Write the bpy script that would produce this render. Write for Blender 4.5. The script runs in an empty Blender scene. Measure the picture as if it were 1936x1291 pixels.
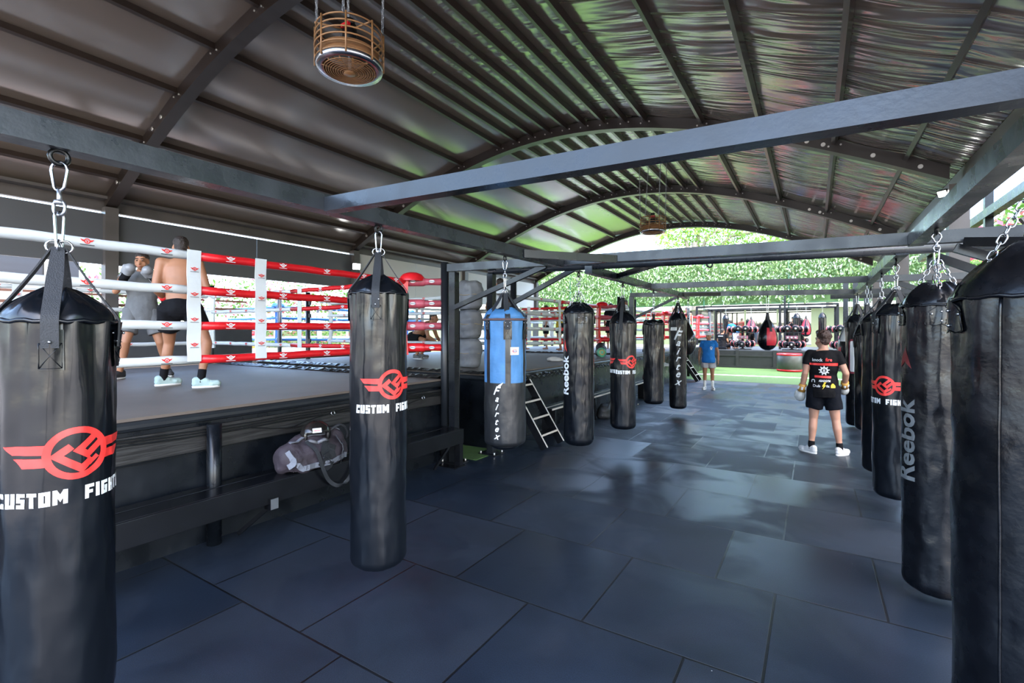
import bpy, bmesh, math, random
from mathutils import Vector, Matrix, noise
from mathutils.bvhtree import BVHTree

# ------------------------------------------------------------------ camera, sky, sun, exposure
SC = bpy.context.scene
COL = SC.collection
YAW = 0.562
CAM_H = 1.8
cam_data = bpy.data.cameras.new('camera')
cam = bpy.data.objects.new('camera', cam_data)
COL.objects.link(cam)
cam.location = (0, 0, CAM_H)
cam.rotation_euler = (math.pi / 2, 0, YAW)
cam_data.sensor_width = 36.0
cam_data.lens = 907.0 / 1936.0 * 36.0
cam_data.shift_y = -18.5 / 1936.0
cam_data.clip_start = 0.05
cam_data.clip_end = 400
SC.camera = cam

world = bpy.data.worlds.new('world')
SC.world = world
world.use_nodes = True
wn = world.node_tree
for n in list(wn.nodes):
    wn.nodes.remove(n)
sky = wn.nodes.new('ShaderNodeTexSky')
sky.sky_type = 'NISHITA'
sky.sun_disc = False
sky.sun_elevation = math.radians(52)
sky.sun_rotation = math.radians(120)
sky.air_density = 1.0
sky.dust_density = 2.2
sky.ozone_density = 1.6
bgn = wn.nodes.new('ShaderNodeBackground')
bgn.inputs['Strength'].default_value = 0.55
wo = wn.nodes.new('ShaderNodeOutputWorld')
wn.links.new(sky.outputs[0], bgn.inputs[0])
wn.links.new(bgn.outputs[0], wo.inputs[0])

sun_data = bpy.data.lights.new('sun', 'SUN')
sun_data.energy = 2.6
sun_data.angle = math.radians(1.5)
sun_data.color = (1.0, 0.95, 0.86)
sun = bpy.data.objects.new('sun', sun_data)
COL.objects.link(sun)
sun.rotation_euler = Vector((-0.30, 0.28, 0.91)).to_track_quat('Z', 'Y').to_euler()

SC.view_settings.view_transform = 'Standard'
SC.view_settings.look = 'None'
SC.view_settings.gamma = 1.0
SC.view_settings.use_curve_mapping = False
SC.view_settings.exposure = 1.85
SC.cycles.max_bounces = 7
SC.cycles.diffuse_bounces = 4
SC.cycles.glossy_bounces = 4
SC.cycles.transmission_bounces = 4
SC.cycles.transparent_max_bounces = 6
SC.cycles.caustics_reflective = False
SC.cycles.caustics_refractive = False
SC.cycles.sample_clamp_indirect = 6.0
random.seed(7)
PI = math.pi

# ------------------------------------------------------------------ materials
MATS = {}


def mat(name, color, rough=0.5, metal=0.0, var=0.0, vscale=6.0, bump=0.0, bscale=30.0, spec=0.5, emit=0.0,
        trans=0.0, bstretch=None, rvar=0.0, coat=0.0, sheen=0.0):
    if name in MATS:
        return MATS[name]
    m = bpy.data.materials.new(name)
    m.use_nodes = True
    nt = m.node_tree
    b = nt.nodes['Principled BSDF']
    b.inputs['Base Color'].default_value = (*color, 1)
    b.inputs['Roughness'].default_value = rough
    b.inputs['Metallic'].default_value = metal
    b.inputs['Specular IOR Level'].default_value = spec
    if coat:
        b.inputs['Coat Weight'].default_value = coat
        b.inputs['Coat Roughness'].default_value = 0.12
    if sheen:
        b.inputs['Sheen Weight'].default_value = sheen
    if emit:
        b.inputs['Emission Color'].default_value = (*color, 1)
        b.inputs['Emission Strength'].default_value = emit
    tc = nt.nodes.new('ShaderNodeTexCoord')
    if var or rvar:
        nz = nt.nodes.new('ShaderNodeTexNoise')
        nz.inputs['Scale'].default_value = vscale
        nz.inputs['Detail'].default_value = 5
        nt.links.new(tc.outputs['Object'], nz.inputs['Vector'])
        if var:
            rp = nt.nodes.new('ShaderNodeValToRGB')
            rp.color_ramp.elements[0].position = 0.3
            rp.color_ramp.elements[1].position = 0.72
            rp.color_ramp.elements[0].color = (*[max(0, c * (1 - var)) for c in color], 1)
            rp.color_ramp.elements[1].color = (*[min(1, c * (1 + var)) for c in color], 1)
            nt.links.new(nz.outputs[0], rp.inputs[0])
            nt.links.new(rp.outputs[0], b.inputs['Base Color'])
        if rvar:
            mr = nt.nodes.new('ShaderNodeMapRange')
            mr.inputs['From Min'].default_value = 0.3
            mr.inputs['From Max'].default_value = 0.7
            mr.inputs['To Min'].default_value = max(0.05, rough - rvar)
            mr.inputs['To Max'].default_value = min(1, rough + rvar)
            nt.links.new(nz.outputs[0], mr.inputs['Value'])
            nt.links.new(mr.outputs[0], b.inputs['Roughness'])
    if bump:
        nb = nt.nodes.new('ShaderNodeTexNoise')
        nb.inputs['Scale'].default_value = bscale
        nb.inputs['Detail'].default_value = 4
        if bstretch:
            mp = nt.nodes.new('ShaderNodeMapping')
            mp.inputs['Scale'].default_value = bstretch
            nt.links.new(tc.outputs['Object'], mp.inputs['Vector'])
            nt.links.new(mp.outputs[0], nb.inputs['Vector'])
        else:
            nt.links.new(tc.outputs['Object'], nb.inputs['Vector'])
        bp = nt.nodes.new('ShaderNodeBump')
        bp.inputs['Strength'].default_value = min(1.0, bump)
        bp.inputs['Distance'].default_value = 0.02
        nt.links.new(nb.outputs[0], bp.inputs['Height'])
        nt.links.new(bp.outputs[0], b.inputs['Normal'])
    if trans:
        tr = nt.nodes.new('ShaderNodeBsdfTranslucent')
        tr.inputs[0].default_value = (*[min(1, c * 1.5) for c in color], 1)
        mx = nt.nodes.new('ShaderNodeMixShader')
        mx.inputs[0].default_value = trans
        out = nt.nodes['Material Output']
        nt.links.new(b.outputs[0], mx.inputs[1])
        nt.links.new(tr.outputs[0], mx.inputs[2])
        nt.links.new(mx.outputs[0], out.inputs[0])
    MATS[name] = m
    return m


def leaf_mat(name, c1, c2, c3=None, t3=0.9):
    if name in MATS:
        return MATS[name]
    m = mat(name, c1, 0.45, trans=0.35)
    nt = m.node_tree
    b = nt.nodes['Principled BSDF']
    ge = nt.nodes.new('ShaderNodeNewGeometry')
    rp = nt.nodes.new('ShaderNodeValToRGB')
    rp.color_ramp.elements[0].color = (*c1, 1)
    rp.color_ramp.elements[1].color = (*c2, 1)
    rp.color_ramp.elements[1].position = 0.8 if c3 is None else t3 - 0.05
    if c3 is not None:
        e = rp.color_ramp.elements.new(t3)
        e.color = (*c3, 1)
    nt.links.new(ge.outputs['Random Per Island'], rp.inputs[0])
    nt.links.new(rp.outputs[0], b.inputs['Base Color'])
    for n in nt.nodes:
        if n.type == 'BSDF_TRANSLUCENT':
            nt.links.new(rp.outputs[0], n.inputs[0])
    return m


def steel():
    return mat('painted_steel', (0.008, 0.0095, 0.012), 0.28, 0.0, var=0.25, vscale=3, rvar=0.1, bump=0.04, bscale=60, spec=0.38)


M_BROWN = mat('bronze_steel', (0.020, 0.014, 0.011), 0.34, 0.0, var=0.2, vscale=2, spec=0.6)
M_BOLT = mat('bolt', (0.6, 0.58, 0.54), 0.35, 0.8)
M_CHROME = mat('chrome', (0.46, 0.48, 0.51), 0.2, 1.0)
M_GALV = mat('galvanised', (0.36, 0.38, 0.41), 0.32, 0.9, var=0.15)
M_DARKMETAL = mat('dark_metal', (0.008, 0.009, 0.010), 0.3, 0.3)
M_VINYL = mat('black_vinyl', (0.003, 0.0042, 0.0065), 0.21, 0, rvar=0.06, vscale=7, bump=0.10, bscale=7, spec=0.42)
M_LEATHER = mat('worn_black_leather', (0.0035, 0.0042, 0.006), 0.26, 0, var=0.4, vscale=9, rvar=0.08, bump=0.16, bscale=16, spec=0.42)
M_STRAP = mat('black_webbing', (0.016, 0.018, 0.022), 0.65, 0, bump=0.3, bscale=220)
M_WHITE = mat('white_print', (0.78, 0.8, 0.82), 0.5)
M_GREYP = mat('grey_print', (0.17, 0.18, 0.185), 0.45)
M_RED = mat('red_print', (0.75, 0.035, 0.03), 0.4, var=0.1, vscale=20)
M_REDV = mat('red_vinyl', (0.62, 0.012, 0.018), 0.3, var=0.12, vscale=6, bump=0.15, bscale=12)
M_WHITEV = mat('white_vinyl', (0.62, 0.66, 0.68), 0.4, var=0.06, vscale=5, bump=0.15, bscale=12)
M_BLUEV = mat('blue_vinyl', (0.015, 0.11, 0.36), 0.4, var=0.15, vscale=6, bump=0.15, bscale=12)
M_FADED = mat('faded_red_vinyl', (0.42, 0.07, 0.10), 0.45, var=0.25, vscale=9, bump=0.2, bscale=16)


# ------------------------------------------------------------------ mesh builder
def _frame(d, up=None):
    d = d.normalized()
    u = Vector(up) if up is not None else (Vector((0, 0, 1)) if abs(d.z) < 0.95 else Vector((0, 1, 0)))
    x = u.cross(d)
    if x.length < 1e-6:
        x = Vector((1, 0, 0)).cross(d)
    x.normalize()
    y = d.cross(x).normalized()
    return x, y, d


class MB:
    def __init__(self):
        self.v = []
        self.f = []
        self.m = []
        self.s = []

    def add(self, verts, faces, mi=0, smooth=False):
        o = len(self.v)
        self.v += [tuple(p) for p in verts]
        for f in faces:
            self.f.append(tuple(i + o for i in f))
            self.m.append(mi)
            self.s.append(smooth)
        return self

    def merge(self, other, M=None, mi=None):
        vs = [tuple(M @ Vector(p)) for p in other.v] if M else other.v
        o = len(self.v)
        self.v += vs
        self.f += [tuple(i + o for i in f) for f in other.f]
        self.m += [mi if mi is not None else k for k in other.m]
        self.s += other.s
        return self

    def box(self, c, size, rot=None, mi=0, bev=0.0):
        c = Vector(c)
        hx, hy, hz = [k / 2 for k in size]
        b = min(bev, hx * .9, hy * .9, hz * .9)
        R = Matrix.Rotation(rot, 3, 'Z') if isinstance(rot, (int, float)) else (rot if rot else Matrix.Identity(3))
        if b <= 0:
            vs = [(sx * hx, sy * hy, sz * hz) for sx in (-1, 1) for sy in (-1, 1) for sz in (-1, 1)]
            fs = [(0, 1, 3, 2), (4, 6, 7, 5), (0, 4, 5, 1), (2, 3, 7, 6), (0, 2, 6, 4), (1, 5, 7, 3)]
            return self.add([c + R @ Vector(p) for p in vs], fs, mi)
        bm = bmesh.new()
        bmesh.ops.create_cube(bm, size=1)
        for v in bm.verts:
            v.co = Vector((v.co.x * 2 * hx, v.co.y * 2 * hy, v.co.z * 2 * hz))
        bmesh.ops.bevel(bm, geom=bm.edges[:], offset=b, segments=2, affect='EDGES', profile=0.5)
        bm.verts.index_update()
        vs = [c + R @ v.co for v in bm.verts]
        fs = [tuple(v.index for v in f.verts) for f in bm.faces]
        bm.free()
        return self.add(vs, fs, mi)

    def beam(self, p0, p1, w, h, mi=0, up=(0, 0, 1)):
        p0, p1 = Vector(p0), Vector(p1)
        x, y, d = _frame(p1 - p0, up)
        vs = []
        for p in (p0, p1):
            for sx, sy in ((-1, -1), (1, -1), (1, 1), (-1, 1)):
                vs.append(p + x * sx * w / 2 + y * sy * h / 2)
        fs = [(3, 2, 1, 0), (4, 5, 6, 7)] + [(i, (i + 1) % 4, (i + 1) % 4 + 4, i + 4) for i in range(4)]
        return self.add(vs, fs, mi)

    def tube(self, pts, r, n=8, closed=False, mi=0, flat=1.0):
        pts = [Vector(p) for p in pts]
        N = len(pts)
        rs = r if isinstance(r, (list, tuple)) else [r] * N
        vs = []
        x = None
        for i, p in enumerate(pts):
            if closed:
                t = pts[(i + 1) % N] - pts[i - 1]
            else:
                t = pts[min(i + 1, N - 1)] - pts[max(i - 1, 0)]
            if t.length < 1e-9:
                t = Vector((0, 0, 1))
            t.normalize()
            if x is None:
                x, y, _ = _frame(t)
            else:
                x = (x - t * x.dot(t))
                x = x.normalized() if x.length > 1e-6 else _frame(t)[0]
                y = t.cross(x).normalized()
            for k in range(n):
                a = 2 * PI * k / n
                vs.append(p + x * math.cos(a) * rs[i] + y * math.sin(a) * rs[i] * flat)
        fs = []
        for i in range(N if closed else N - 1):
            j = (i + 1) % N
            for k in range(n):
                l = (k + 1) % n
                fs.append((i * n + k, i * n + l, j * n + l, j * n + k))
        if not closed:
            fs.append(tuple(reversed(range(n))))
            fs.append(tuple((N - 1) * n + k for k in range(n)))
        return self.add(vs, fs, mi, True)

    def ribbon(self, pts, side, width, thick, mi=0):
        pts = [Vector(p) for p in pts]
        vs = []
        N = len(pts)
        for i, p in enumerate(pts):
            t = (pts[min(i + 1, N - 1)] - pts[max(i - 1, 0)]).normalized()
            sd = Vector(side[i] if isinstance(side, list) else side)
            sd = (sd - t * sd.dot(t)).normalized()
            nn = t.cross(sd).normalized()
            w = width[i] if isinstance(width, list) else width
            for a, b in ((-1, -1), (1, -1), (1, 1), (-1, 1)):
                vs.append(p + sd * a * w / 2 + nn * b * thick / 2)
        fs = [(3, 2, 1, 0), tuple(4 * (N - 1) + k for k in range(4))]
        for i in range(N - 1):
            for k in range(4):
                l = (k + 1) % 4
                fs.append((4 * i + k, 4 * i + l, 4 * i + 4 + l, 4 * i + 4 + k))
        return self.add(vs, fs, mi)

    def lathe(self, prof, n=32, c=(0, 0, 0), mi=0, axis=None, smooth=True, caps=True):
        c = Vector(c)
        R = Matrix.Identity(3)
        if axis is not None:
            x, y, d = _frame(Vector(axis))
            R = Matrix((x, y, d)).transposed()
        vs = []
        for r, z in prof:
            for k in range(n):
                a = 2 * PI * k / n
                vs.append(c + R @ Vector((math.cos(a) * r, math.sin(a) * r, z)))
        fs = []
        for i in range(len(prof) - 1):
            for k in range(n):
                l = (k + 1) % n
                fs.append((i * n + k, i * n + l, i * n + n + l, i * n + n + k))
        self.add(vs, fs, mi, smooth)
        if caps:
            o = len(self.v) - len(vs)
            for i, rev in ((0, True), (len(prof) - 1, False)):
                if prof[i][0] > 1e-5:
                    f = [o + i * n + k for k in range(n)]
                    self.f.append(tuple(reversed(f)) if rev else tuple(f))
                    self.m.append(mi)
                    self.s.append(False)
        return self

    def cyl(self, p0, p1, r, n=16, mi=0, r1=None):
        p0, p1 = Vector(p0), Vector(p1)
        return self.lathe([(r, 0), (r if r1 is None else r1, (p1 - p0).length)], n, p0, mi, p1 - p0)

    def cap(self, p0, r0, p1, r1, n=14):
        p0, p1 = Vector(p0), Vector(p1)
        L = max((p1 - p0).length, 1e-5)
        prof = [(max(1e-6, r0 * math.sin(a)), -r0 * math.cos(a)) for a in [PI / 2 * k / 5 for k in range(6)]]
        prof += [(max(1e-6, r1 * math.cos(a)), L + r1 * math.sin(a)) for a in [PI / 2 * k / 5 for k in range(6)]]
        return self.lathe(prof, n, p0, 0, p1 - p0)

    def ell(self, c, r, R=None, n=16, mi=0):
        c = Vector(c)
        R = R if R is not None else Matrix.Identity(3)
        m = max(6, n // 2)
        vs = []
        for i in range(m + 1):
            a = PI * i / m
            for k in range(n):
                b = 2 * PI * k / n
                s = max(1e-4, math.sin(a))
                vs.append(c + R @ Vector((r[0] * s * math.cos(b), r[1] * s * math.sin(b), -r[2] * math.cos(a))))
        fs = []
        for i in range(m):
            for k in range(n):
                l = (k + 1) % n
                fs.append((i * n + k, i * n + l, i * n + n + l, i * n + n + k))
        fs.append(tuple(reversed(range(n))))
        fs.append(tuple(m * n + k for k in range(n)))
        return self.add(vs, fs, mi, True)

    def efr(self, rings, R=None, n=20, mi=0):
        """elliptic sections: list of (centre, rx, ry)"""
        R = R if R is not None else Matrix.Identity(3)
        vs = []
        for c, rx, ry in rings:
            for k in range(n):
                a = 2 * PI * k / n
                vs.append(Vector(c) + R @ Vector((rx * math.cos(a), ry * math.sin(a), 0)))
        fs = [tuple(reversed(range(n))), tuple((len(rings) - 1) * n + k for k in range(n))]
        for i in range(len(rings) - 1):
            for k in range(n):
                l = (k + 1) % n
                fs.append((i * n + k, i * n + l, i * n + n + l, i * n + n + k))
        return self.add(vs, fs, mi, True)

    def plate(self, pts, M, thick, mi=0):
        """extruded polygon: pts in the plane of matrix M (x, y), thickness along z"""
        n = len(pts)
        vs = [M @ Vector((p[0], p[1], 0)) for p in pts] + [M @ Vector((p[0], p[1], thick)) for p in pts]
        fs = [tuple(reversed(range(n))), tuple(range(n, 2 * n))]
        fs += [(k, (k + 1) % n, (k + 1) % n + n, k + n) for k in range(n)]
        return self.add(vs, fs, mi)

    def mesh(self, name, mats):
        me = bpy.data.meshes.new(name)
        me.from_pydata(self.v, [], self.f)
        for m in (mats if isinstance(mats, (list, tuple)) else [mats]):
            me.materials.append(m)
        me.polygons.foreach_set('material_index', self.m)
        me.polygons.foreach_set('use_smooth', self.s)
        me.update()
        return me

    def build(self, name, mats, parent=None, loc=None):
        return link(name, self.mesh(name, mats), parent, loc)


def link(name, me, parent=None, loc=None):
    o = bpy.data.objects.new(name, me)
    COL.objects.link(o)
    if parent is not None:
        o.parent = parent
    if loc is not None:
        o.location = loc
    return o


def tag(o, label, cat, group=None, kind=None):
    if label:
        o['label'] = label
    if cat:
        o['category'] = cat
    if group:
        o['group'] = group
    if kind:
        o['kind'] = kind
    return o


def thing(name, label, cat, loc=(0, 0, 0), rz=0.0, group=None):
    o = bpy.data.objects.new(name, None)
    COL.objects.link(o)
    o.empty_display_size = 0.1
    o.location = loc
    o.rotation_euler = (0, 0, rz)
    return tag(o, label, cat, group)


def struct(name, mb, mats):
    o = mb.build(name, mats)
    o['kind'] = 'structure'
    return o


def copy_tree(o, parent=None):
    c = o.copy()
    COL.objects.link(c)
    c.parent = parent
    for ch in list(o.children):
        copy_tree(ch, c)
    return c


def remesh(mb, vox, name, mats, smooth=4, disp=0.0, dscale=20.0):
    me = mb.mesh('tmp', mats)
    o = bpy.data.objects.new('tmp', me)
    COL.objects.link(o)
    r = o.modifiers.new('r', 'REMESH')
    r.mode = 'VOXEL'
    r.voxel_size = vox
    r.use_smooth_shade = True
    if smooth:
        s = o.modifiers.new('s', 'SMOOTH')
        s.factor = 0.5
        s.iterations = smooth
    dg = bpy.context.evaluated_depsgraph_get()
    out = bpy.data.meshes.new_from_object(o.evaluated_get(dg))
    bpy.data.objects.remove(o)
    bpy.data.meshes.remove(me)
    out.name = name
    out.materials.clear()
    for m in (mats if isinstance(mats, (list, tuple)) else [mats]):
        out.materials.append(m)
    if disp:
        for v in out.vertices:
            v.co += v.normal * disp * noise.noise(v.co * dscale)
    for p in out.polygons:
        p.use_smooth = True
        p.material_index = 0
    return out


# ------------------------------------------------------------------ lettering and emblems as flat shapes
_TXT = {}


def text_shape(s, size=1.0, bold=0.0, sx=1.0, shear=0.0, spacing=1.0):
    """returns (verts2d, faces) centred on x, baseline-centred on y"""
    key = (s, bold, sx, shear, spacing)
    if key not in _TXT:
        cu = bpy.data.curves.new('t', 'FONT')
        cu.body = s
        cu.size = 1
        cu.offset = bold
        cu.shear = shear
        cu.space_character = spacing
        cu.resolution_u = 3
        o = bpy.data.objects.new('t', cu)
        COL.objects.link(o)
        dg = bpy.context.evaluated_depsgraph_get()
        me = bpy.data.meshes.new_from_object(o.evaluated_get(dg))
        bpy.data.objects.remove(o)
        bpy.data.curves.remove(cu)
        vs = [(v.co.x * sx, v.co.y) for v in me.vertices]
        fs = [tuple(p.vertices) for p in me.polygons]
        bpy.data.meshes.remove(me)
        if vs:
            x0, x1 = min(v[0] for v in vs), max(v[0] for v in vs)
            y0, y1 = min(v[1] for v in vs), max(v[1] for v in vs)
            vs = [(v[0] - (x0 + x1) / 2, v[1] - (y0 + y1) / 2) for v in vs]
        _TXT[key] = (vs, fs)
    vs, fs = _TXT[key]
    return [(a * size, b * size) for a, b in vs], fs


def xf(shape, dx=0, dy=0, rot=0, sc=1.0, mirror=False):
    vs, fs = shape
    c, s = math.cos(rot), math.sin(rot)
    out = []
    for a, b in vs:
        if mirror:
            a = -a
        out.append((dx + sc * (a * c - b * s), dy + sc * (a * s + b * c)))
    return out, ([tuple(reversed(f)) for f in fs] if mirror else fs)


def join(*shapes):
    vs, fs = [], []
    for v, f in shapes:
        o = len(vs)
        vs += v
        fs += [tuple(i + o for i in k) for k in f]
    return vs, fs


def poly(pts):
    return list(pts), [tuple(range(len(pts)))]


def annulus(r0, r1, a0=0, a1=2 * PI, n=40, cx=0, cy=0, sy=1.0):
    vs, fs = [], []
    for k in range(n + 1):
        a = a0 + (a1 - a0) * k / n
        vs += [(cx + r0 * math.cos(a), cy + r0 * math.sin(a) * sy), (cx + r1 * math.cos(a), cy + r1 * math.sin(a) * sy)]
    for k in range(n):
        fs.append((2 * k, 2 * k + 1, 2 * k + 3, 2 * k + 2))
    return vs, fs


def disc(rx, ry, n=28):
    return poly([(rx * math.cos(2 * PI * k / n), ry * math.sin(2 * PI * k / n)) for k in range(n)])


def stroke(pts, w):
    """thick mitred polyline"""
    P = [Vector(p) for p in pts]
    L, Rr = [], []
    for i, p in enumerate(P):
        if i == 0:
            t = (P[1] - P[0]).normalized()
            n = Vector((-t.y, t.x))
            k = 1
        elif i == len(P) - 1:
            t = (P[-1] - P[-2]).normalized()
            n = Vector((-t.y, t.x))
            k = 1
        else:
            t0, t1 = (P[i] - P[i - 1]).normalized(), (P[i + 1] - P[i]).normalized()
            n = Vector((-(t0 + t1).y, (t0 + t1).x)).normalized()
            k = 1 / max(0.4, n.dot(Vector((-t0.y, t0.x))))
        L.append(tuple(p + n * w / 2 * k))
        Rr.append(tuple(p - n * w / 2 * k))
    vs, fs = [], []
    for i in range(len(P)):
        vs += [L[i], Rr[i]]
    for i in range(len(P) - 1):
        fs.append((2 * i, 2 * i + 1, 2 * i + 3, 2 * i + 2))
    return vs, fs


def emblem():
    """ring with two angular strokes inside and a pair of barred wings; radius 1"""
    return join(annulus(0.76, 1.0),
                stroke([(-0.20, 0.28), (-0.62, -0.05), (0.10, -0.62), (0.45, -0.30)], 0.26),
                stroke([(0.62, 0.66), (0.02, 0.10), (0.30, -0.12), (0.78, 0.34)], 0.24),
                stroke([(0.34, -0.50), (0.64, -0.22)], 0.16),
                poly([(-2.20, 0.42), (-0.90, 0.42), (-1.00, 0.06), (-1.92, 0.10)]),
                poly([(-1.90, -0.04), (-1.00, -0.06), (-0.92, -0.40), (-1.60, -0.40)]),
                poly([(0.90, 0.42), (2.20, 0.42), (1.92, 0.10), (1.00, 0.06)]),
                poly([(1.00, -0.06), (1.90, -0.04), (1.60, -0.40), (0.92, -0.40)]))


def small_emblem():
    return join(annulus(0.62, 1.0, n=12), stroke([(-0.3, 0.3), (0, -0.4), (0.3, 0.3)], 0.3),
                poly([(-2.1, 0.7), (-0.8, 0.35), (-0.85, -0.35), (-1.5, -0.1)]),
                poly([(0.8, 0.35), (2.1, 0.7), (1.5, -0.1), (0.85, -0.35)]))


def refine(shape, maxlen):
    vs, fs = shape
    bm = bmesh.new()
    bv = [bm.verts.new((a, b, 0)) for a, b in vs]
    for f in fs:
        try:
            bm.faces.new([bv[i] for i in f])
        except ValueError:
            pass
    bmesh.ops.triangulate(bm, faces=bm.faces[:])
    for _ in range(6):
        es = [e for e in bm.edges if e.calc_length() > maxlen]
        if not es:
            break
        bmesh.ops.subdivide_edges(bm, edges=es, cuts=1)
        bmesh.ops.triangulate(bm, faces=[f for f in bm.faces if len(f.verts) > 3])
    bm.verts.index_update()
    out = [(v.co.x, v.co.y) for v in bm.verts], [tuple(v.index for v in f.verts) for f in bm.faces]
    bm.free()
    return out


def flat_mark(mb, shape, M, mi=0):
    """lay a flat shape on the plane of matrix M"""
    vs, fs = shape
    mb.add([M @ Vector((a, b, 0)) for a, b in vs], fs, mi)


def plane_at(o, xdir, ydir):
    x = Vector(xdir).normalized()
    y = Vector(ydir).normalized()
    z = x.cross(y)
    M = Matrix((x, y, z)).transposed().to_4x4()
    M.translation = Vector(o)
    return M


def smooth_path(pts, k=6):
    """Catmull-Rom"""
    P = [Vector(p) for p in pts]
    out = []
    for i in range(len(P) - 1):
        a, b, c, d = P[max(i - 1, 0)], P[i], P[i + 1], P[min(i + 2, len(P) - 1)]
        for j in range(k):
            t = j / k
            out.append(0.5 * ((2 * b) + (c - a) * t + (2 * a - 5 * b + 4 * c - d) * t * t + (3 * b - a - 3 * c + d) * t ** 3))
    out.append(P[-1])
    return out

# ------------------------------------------------------------------ building shell
def floor_material():
    m = mat('rubber_tiles', (0.03, 0.034, 0.042), 0.42, spec=0.42)
    nt = m.node_tree
    b = nt.nodes['Principled BSDF']
    L = nt.links.new
    tc = nt.nodes.new('ShaderNodeTexCoord')
    mp = nt.nodes.new('ShaderNodeMapping')
    mp.inputs['Location'].default_value = (-0.39, -2.753, 0)
    L(tc.outputs['Object'], mp.inputs['Vector'])
    # slight wobble so joints are not ruler straight
    br = nt.nodes.new('ShaderNodeTexBrick')
    br.offset = 0.615
    br.offset_frequency = 2
    br.inputs['Scale'].default_value = 1.0
    br.inputs['Brick Width'].default_value = 1.0
    br.inputs['Row Height'].default_value = 1.0
    br.inputs['Mortar Size'].default_value = 0.008
    br.inputs['Mortar Smooth'].default_value = 0.2
    br.inputs['Color1'].default_value = (0.0095, 0.0150, 0.0255, 1)
    br.inputs['Color2'].default_value = (0.0125, 0.0185, 0.0295, 1)
    br.inputs['Mortar'].default_value = (0.004, 0.005, 0.007, 1)
    L(mp.outputs[0], br.inputs['Vector'])
    n1 = nt.nodes.new('ShaderNodeTexNoise')
    n1.inputs['Scale'].default_value = 1.6
    n1.inputs['Detail'].default_value = 6
    L(tc.outputs['Object'], n1.inputs['Vector'])
    n2 = nt.nodes.new('ShaderNodeTexNoise')
    n2.inputs['Scale'].default_value = 160
    n2.inputs['Detail'].default_value = 2
    L(tc.outputs['Object'], n2.inputs['Vector'])
    r1 = nt.nodes.new('ShaderNodeMapRange')
    r1.inputs['From Min'].default_value = 0.3
    r1.inputs['From Max'].default_value = 0.7
    r1.inputs['To Min'].default_value = 0.75
    r1.inputs['To Max'].default_value = 1.3
    L(n1.outputs[0], r1.inputs['Value'])
    r2 = nt.nodes.new('ShaderNodeMapRange')
    r2.inputs['From Min'].default_value = 0.35
    r2.inputs['From Max'].default_value = 0.65
    r2.inputs['To Min'].default_value = 0.7
    r2.inputs['To Max'].default_value = 1.3
    L(n2.outputs[0], r2.inputs['Value'])
    mu = nt.nodes.new('ShaderNodeMath')
    mu.operation = 'MULTIPLY'
    L(r1.outputs[0], mu.inputs[0])
    L(r2.outputs[0], mu.inputs[1])
    mc = nt.nodes.new('ShaderNodeVectorMath')
    mc.operation = 'SCALE'
    L(br.outputs['Color'], mc.inputs[0])
    L(mu.outputs[0], mc.inputs['Scale'])
    # pale crumbs trodden over the rubber
    vo = nt.nodes.new('ShaderNodeTexVoronoi')
    vo.inputs['Scale'].default_value = 3.4
    L(tc.outputs['Object'], vo.inputs['Vector'])
    lt = nt.nodes.new('ShaderNodeMath')
    lt.operation = 'LESS_THAN'
    lt.inputs[1].default_value = 0.012
    L(vo.outputs['Distance'], lt.inputs[0])
    mx = nt.nodes.new('ShaderNodeMix')
    mx.data_type = 'RGBA'
    mx.inputs[7].default_value = (0.5, 0.5, 0.48, 1)
    L(lt.outputs[0], mx.inputs[0])
    L(mc.outputs[0], mx.inputs[6])
    L(mx.outputs[2], b.inputs['Base Color'])
    r3 = nt.nodes.new('ShaderNodeMapRange')
    r3.inputs['From Min'].default_value = 0.3
    r3.inputs['From Max'].default_value = 0.7
    r3.inputs['From Min'].default_value = 0.42
    r3.inputs['From Max'].default_value = 0.60
    r3.inputs['To Min'].default_value = 0.30
    r3.inputs['To Max'].default_value = 0.56
    # each tile has its own wear
    sp = nt.nodes.new('ShaderNodeSeparateColor')
    L(br.outputs['Color'], sp.inputs[0])
    ti = nt.nodes.new('ShaderNodeMapRange')
    ti.inputs['From Min'].default_value = 0.0100
    ti.inputs['From Max'].default_value = 0.0120
    ti.inputs['To Min'].default_value = -0.10
    ti.inputs['To Max'].default_value = 0.10
    L(sp.outputs[0], ti.inputs['Value'])
    n3 = nt.nodes.new('ShaderNodeTexNoise')
    n3.inputs['Scale'].default_value = 1.3
    n3.inputs['Detail'].default_value = 3
    n3.inputs['Distortion'].default_value = 0.6
    L(tc.outputs['Object'], n3.inputs['Vector'])
    ad = nt.nodes.new('ShaderNodeMath')
    ad.operation = 'ADD'
    L(n3.outputs[0], ad.inputs[0])
    L(ti.outputs[0], ad.inputs[1])
    L(ad.outputs[0], r3.inputs['Value'])
    L(r3.outputs[0], b.inputs['Roughness'])
    bp = nt.nodes.new('ShaderNodeBump')
    bp.inputs['Strength'].default_value = 0.25
    bp.inputs['Distance'].default_value = 0.003
    L(n2.outputs[0], bp.inputs['Height'])
    bp2 = nt.nodes.new('ShaderNodeBump')
    bp2.invert = True
    bp2.inputs['Strength'].default_value = 0.8
    bp2.inputs['Distance'].default_value = 0.006
    L(br.outputs['Fac'], bp2.inputs['Height'])
    L(bp.outputs[0], bp2.inputs['Normal'])
    L(bp2.outputs[0], b.inputs['Normal'])
    return m


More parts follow.
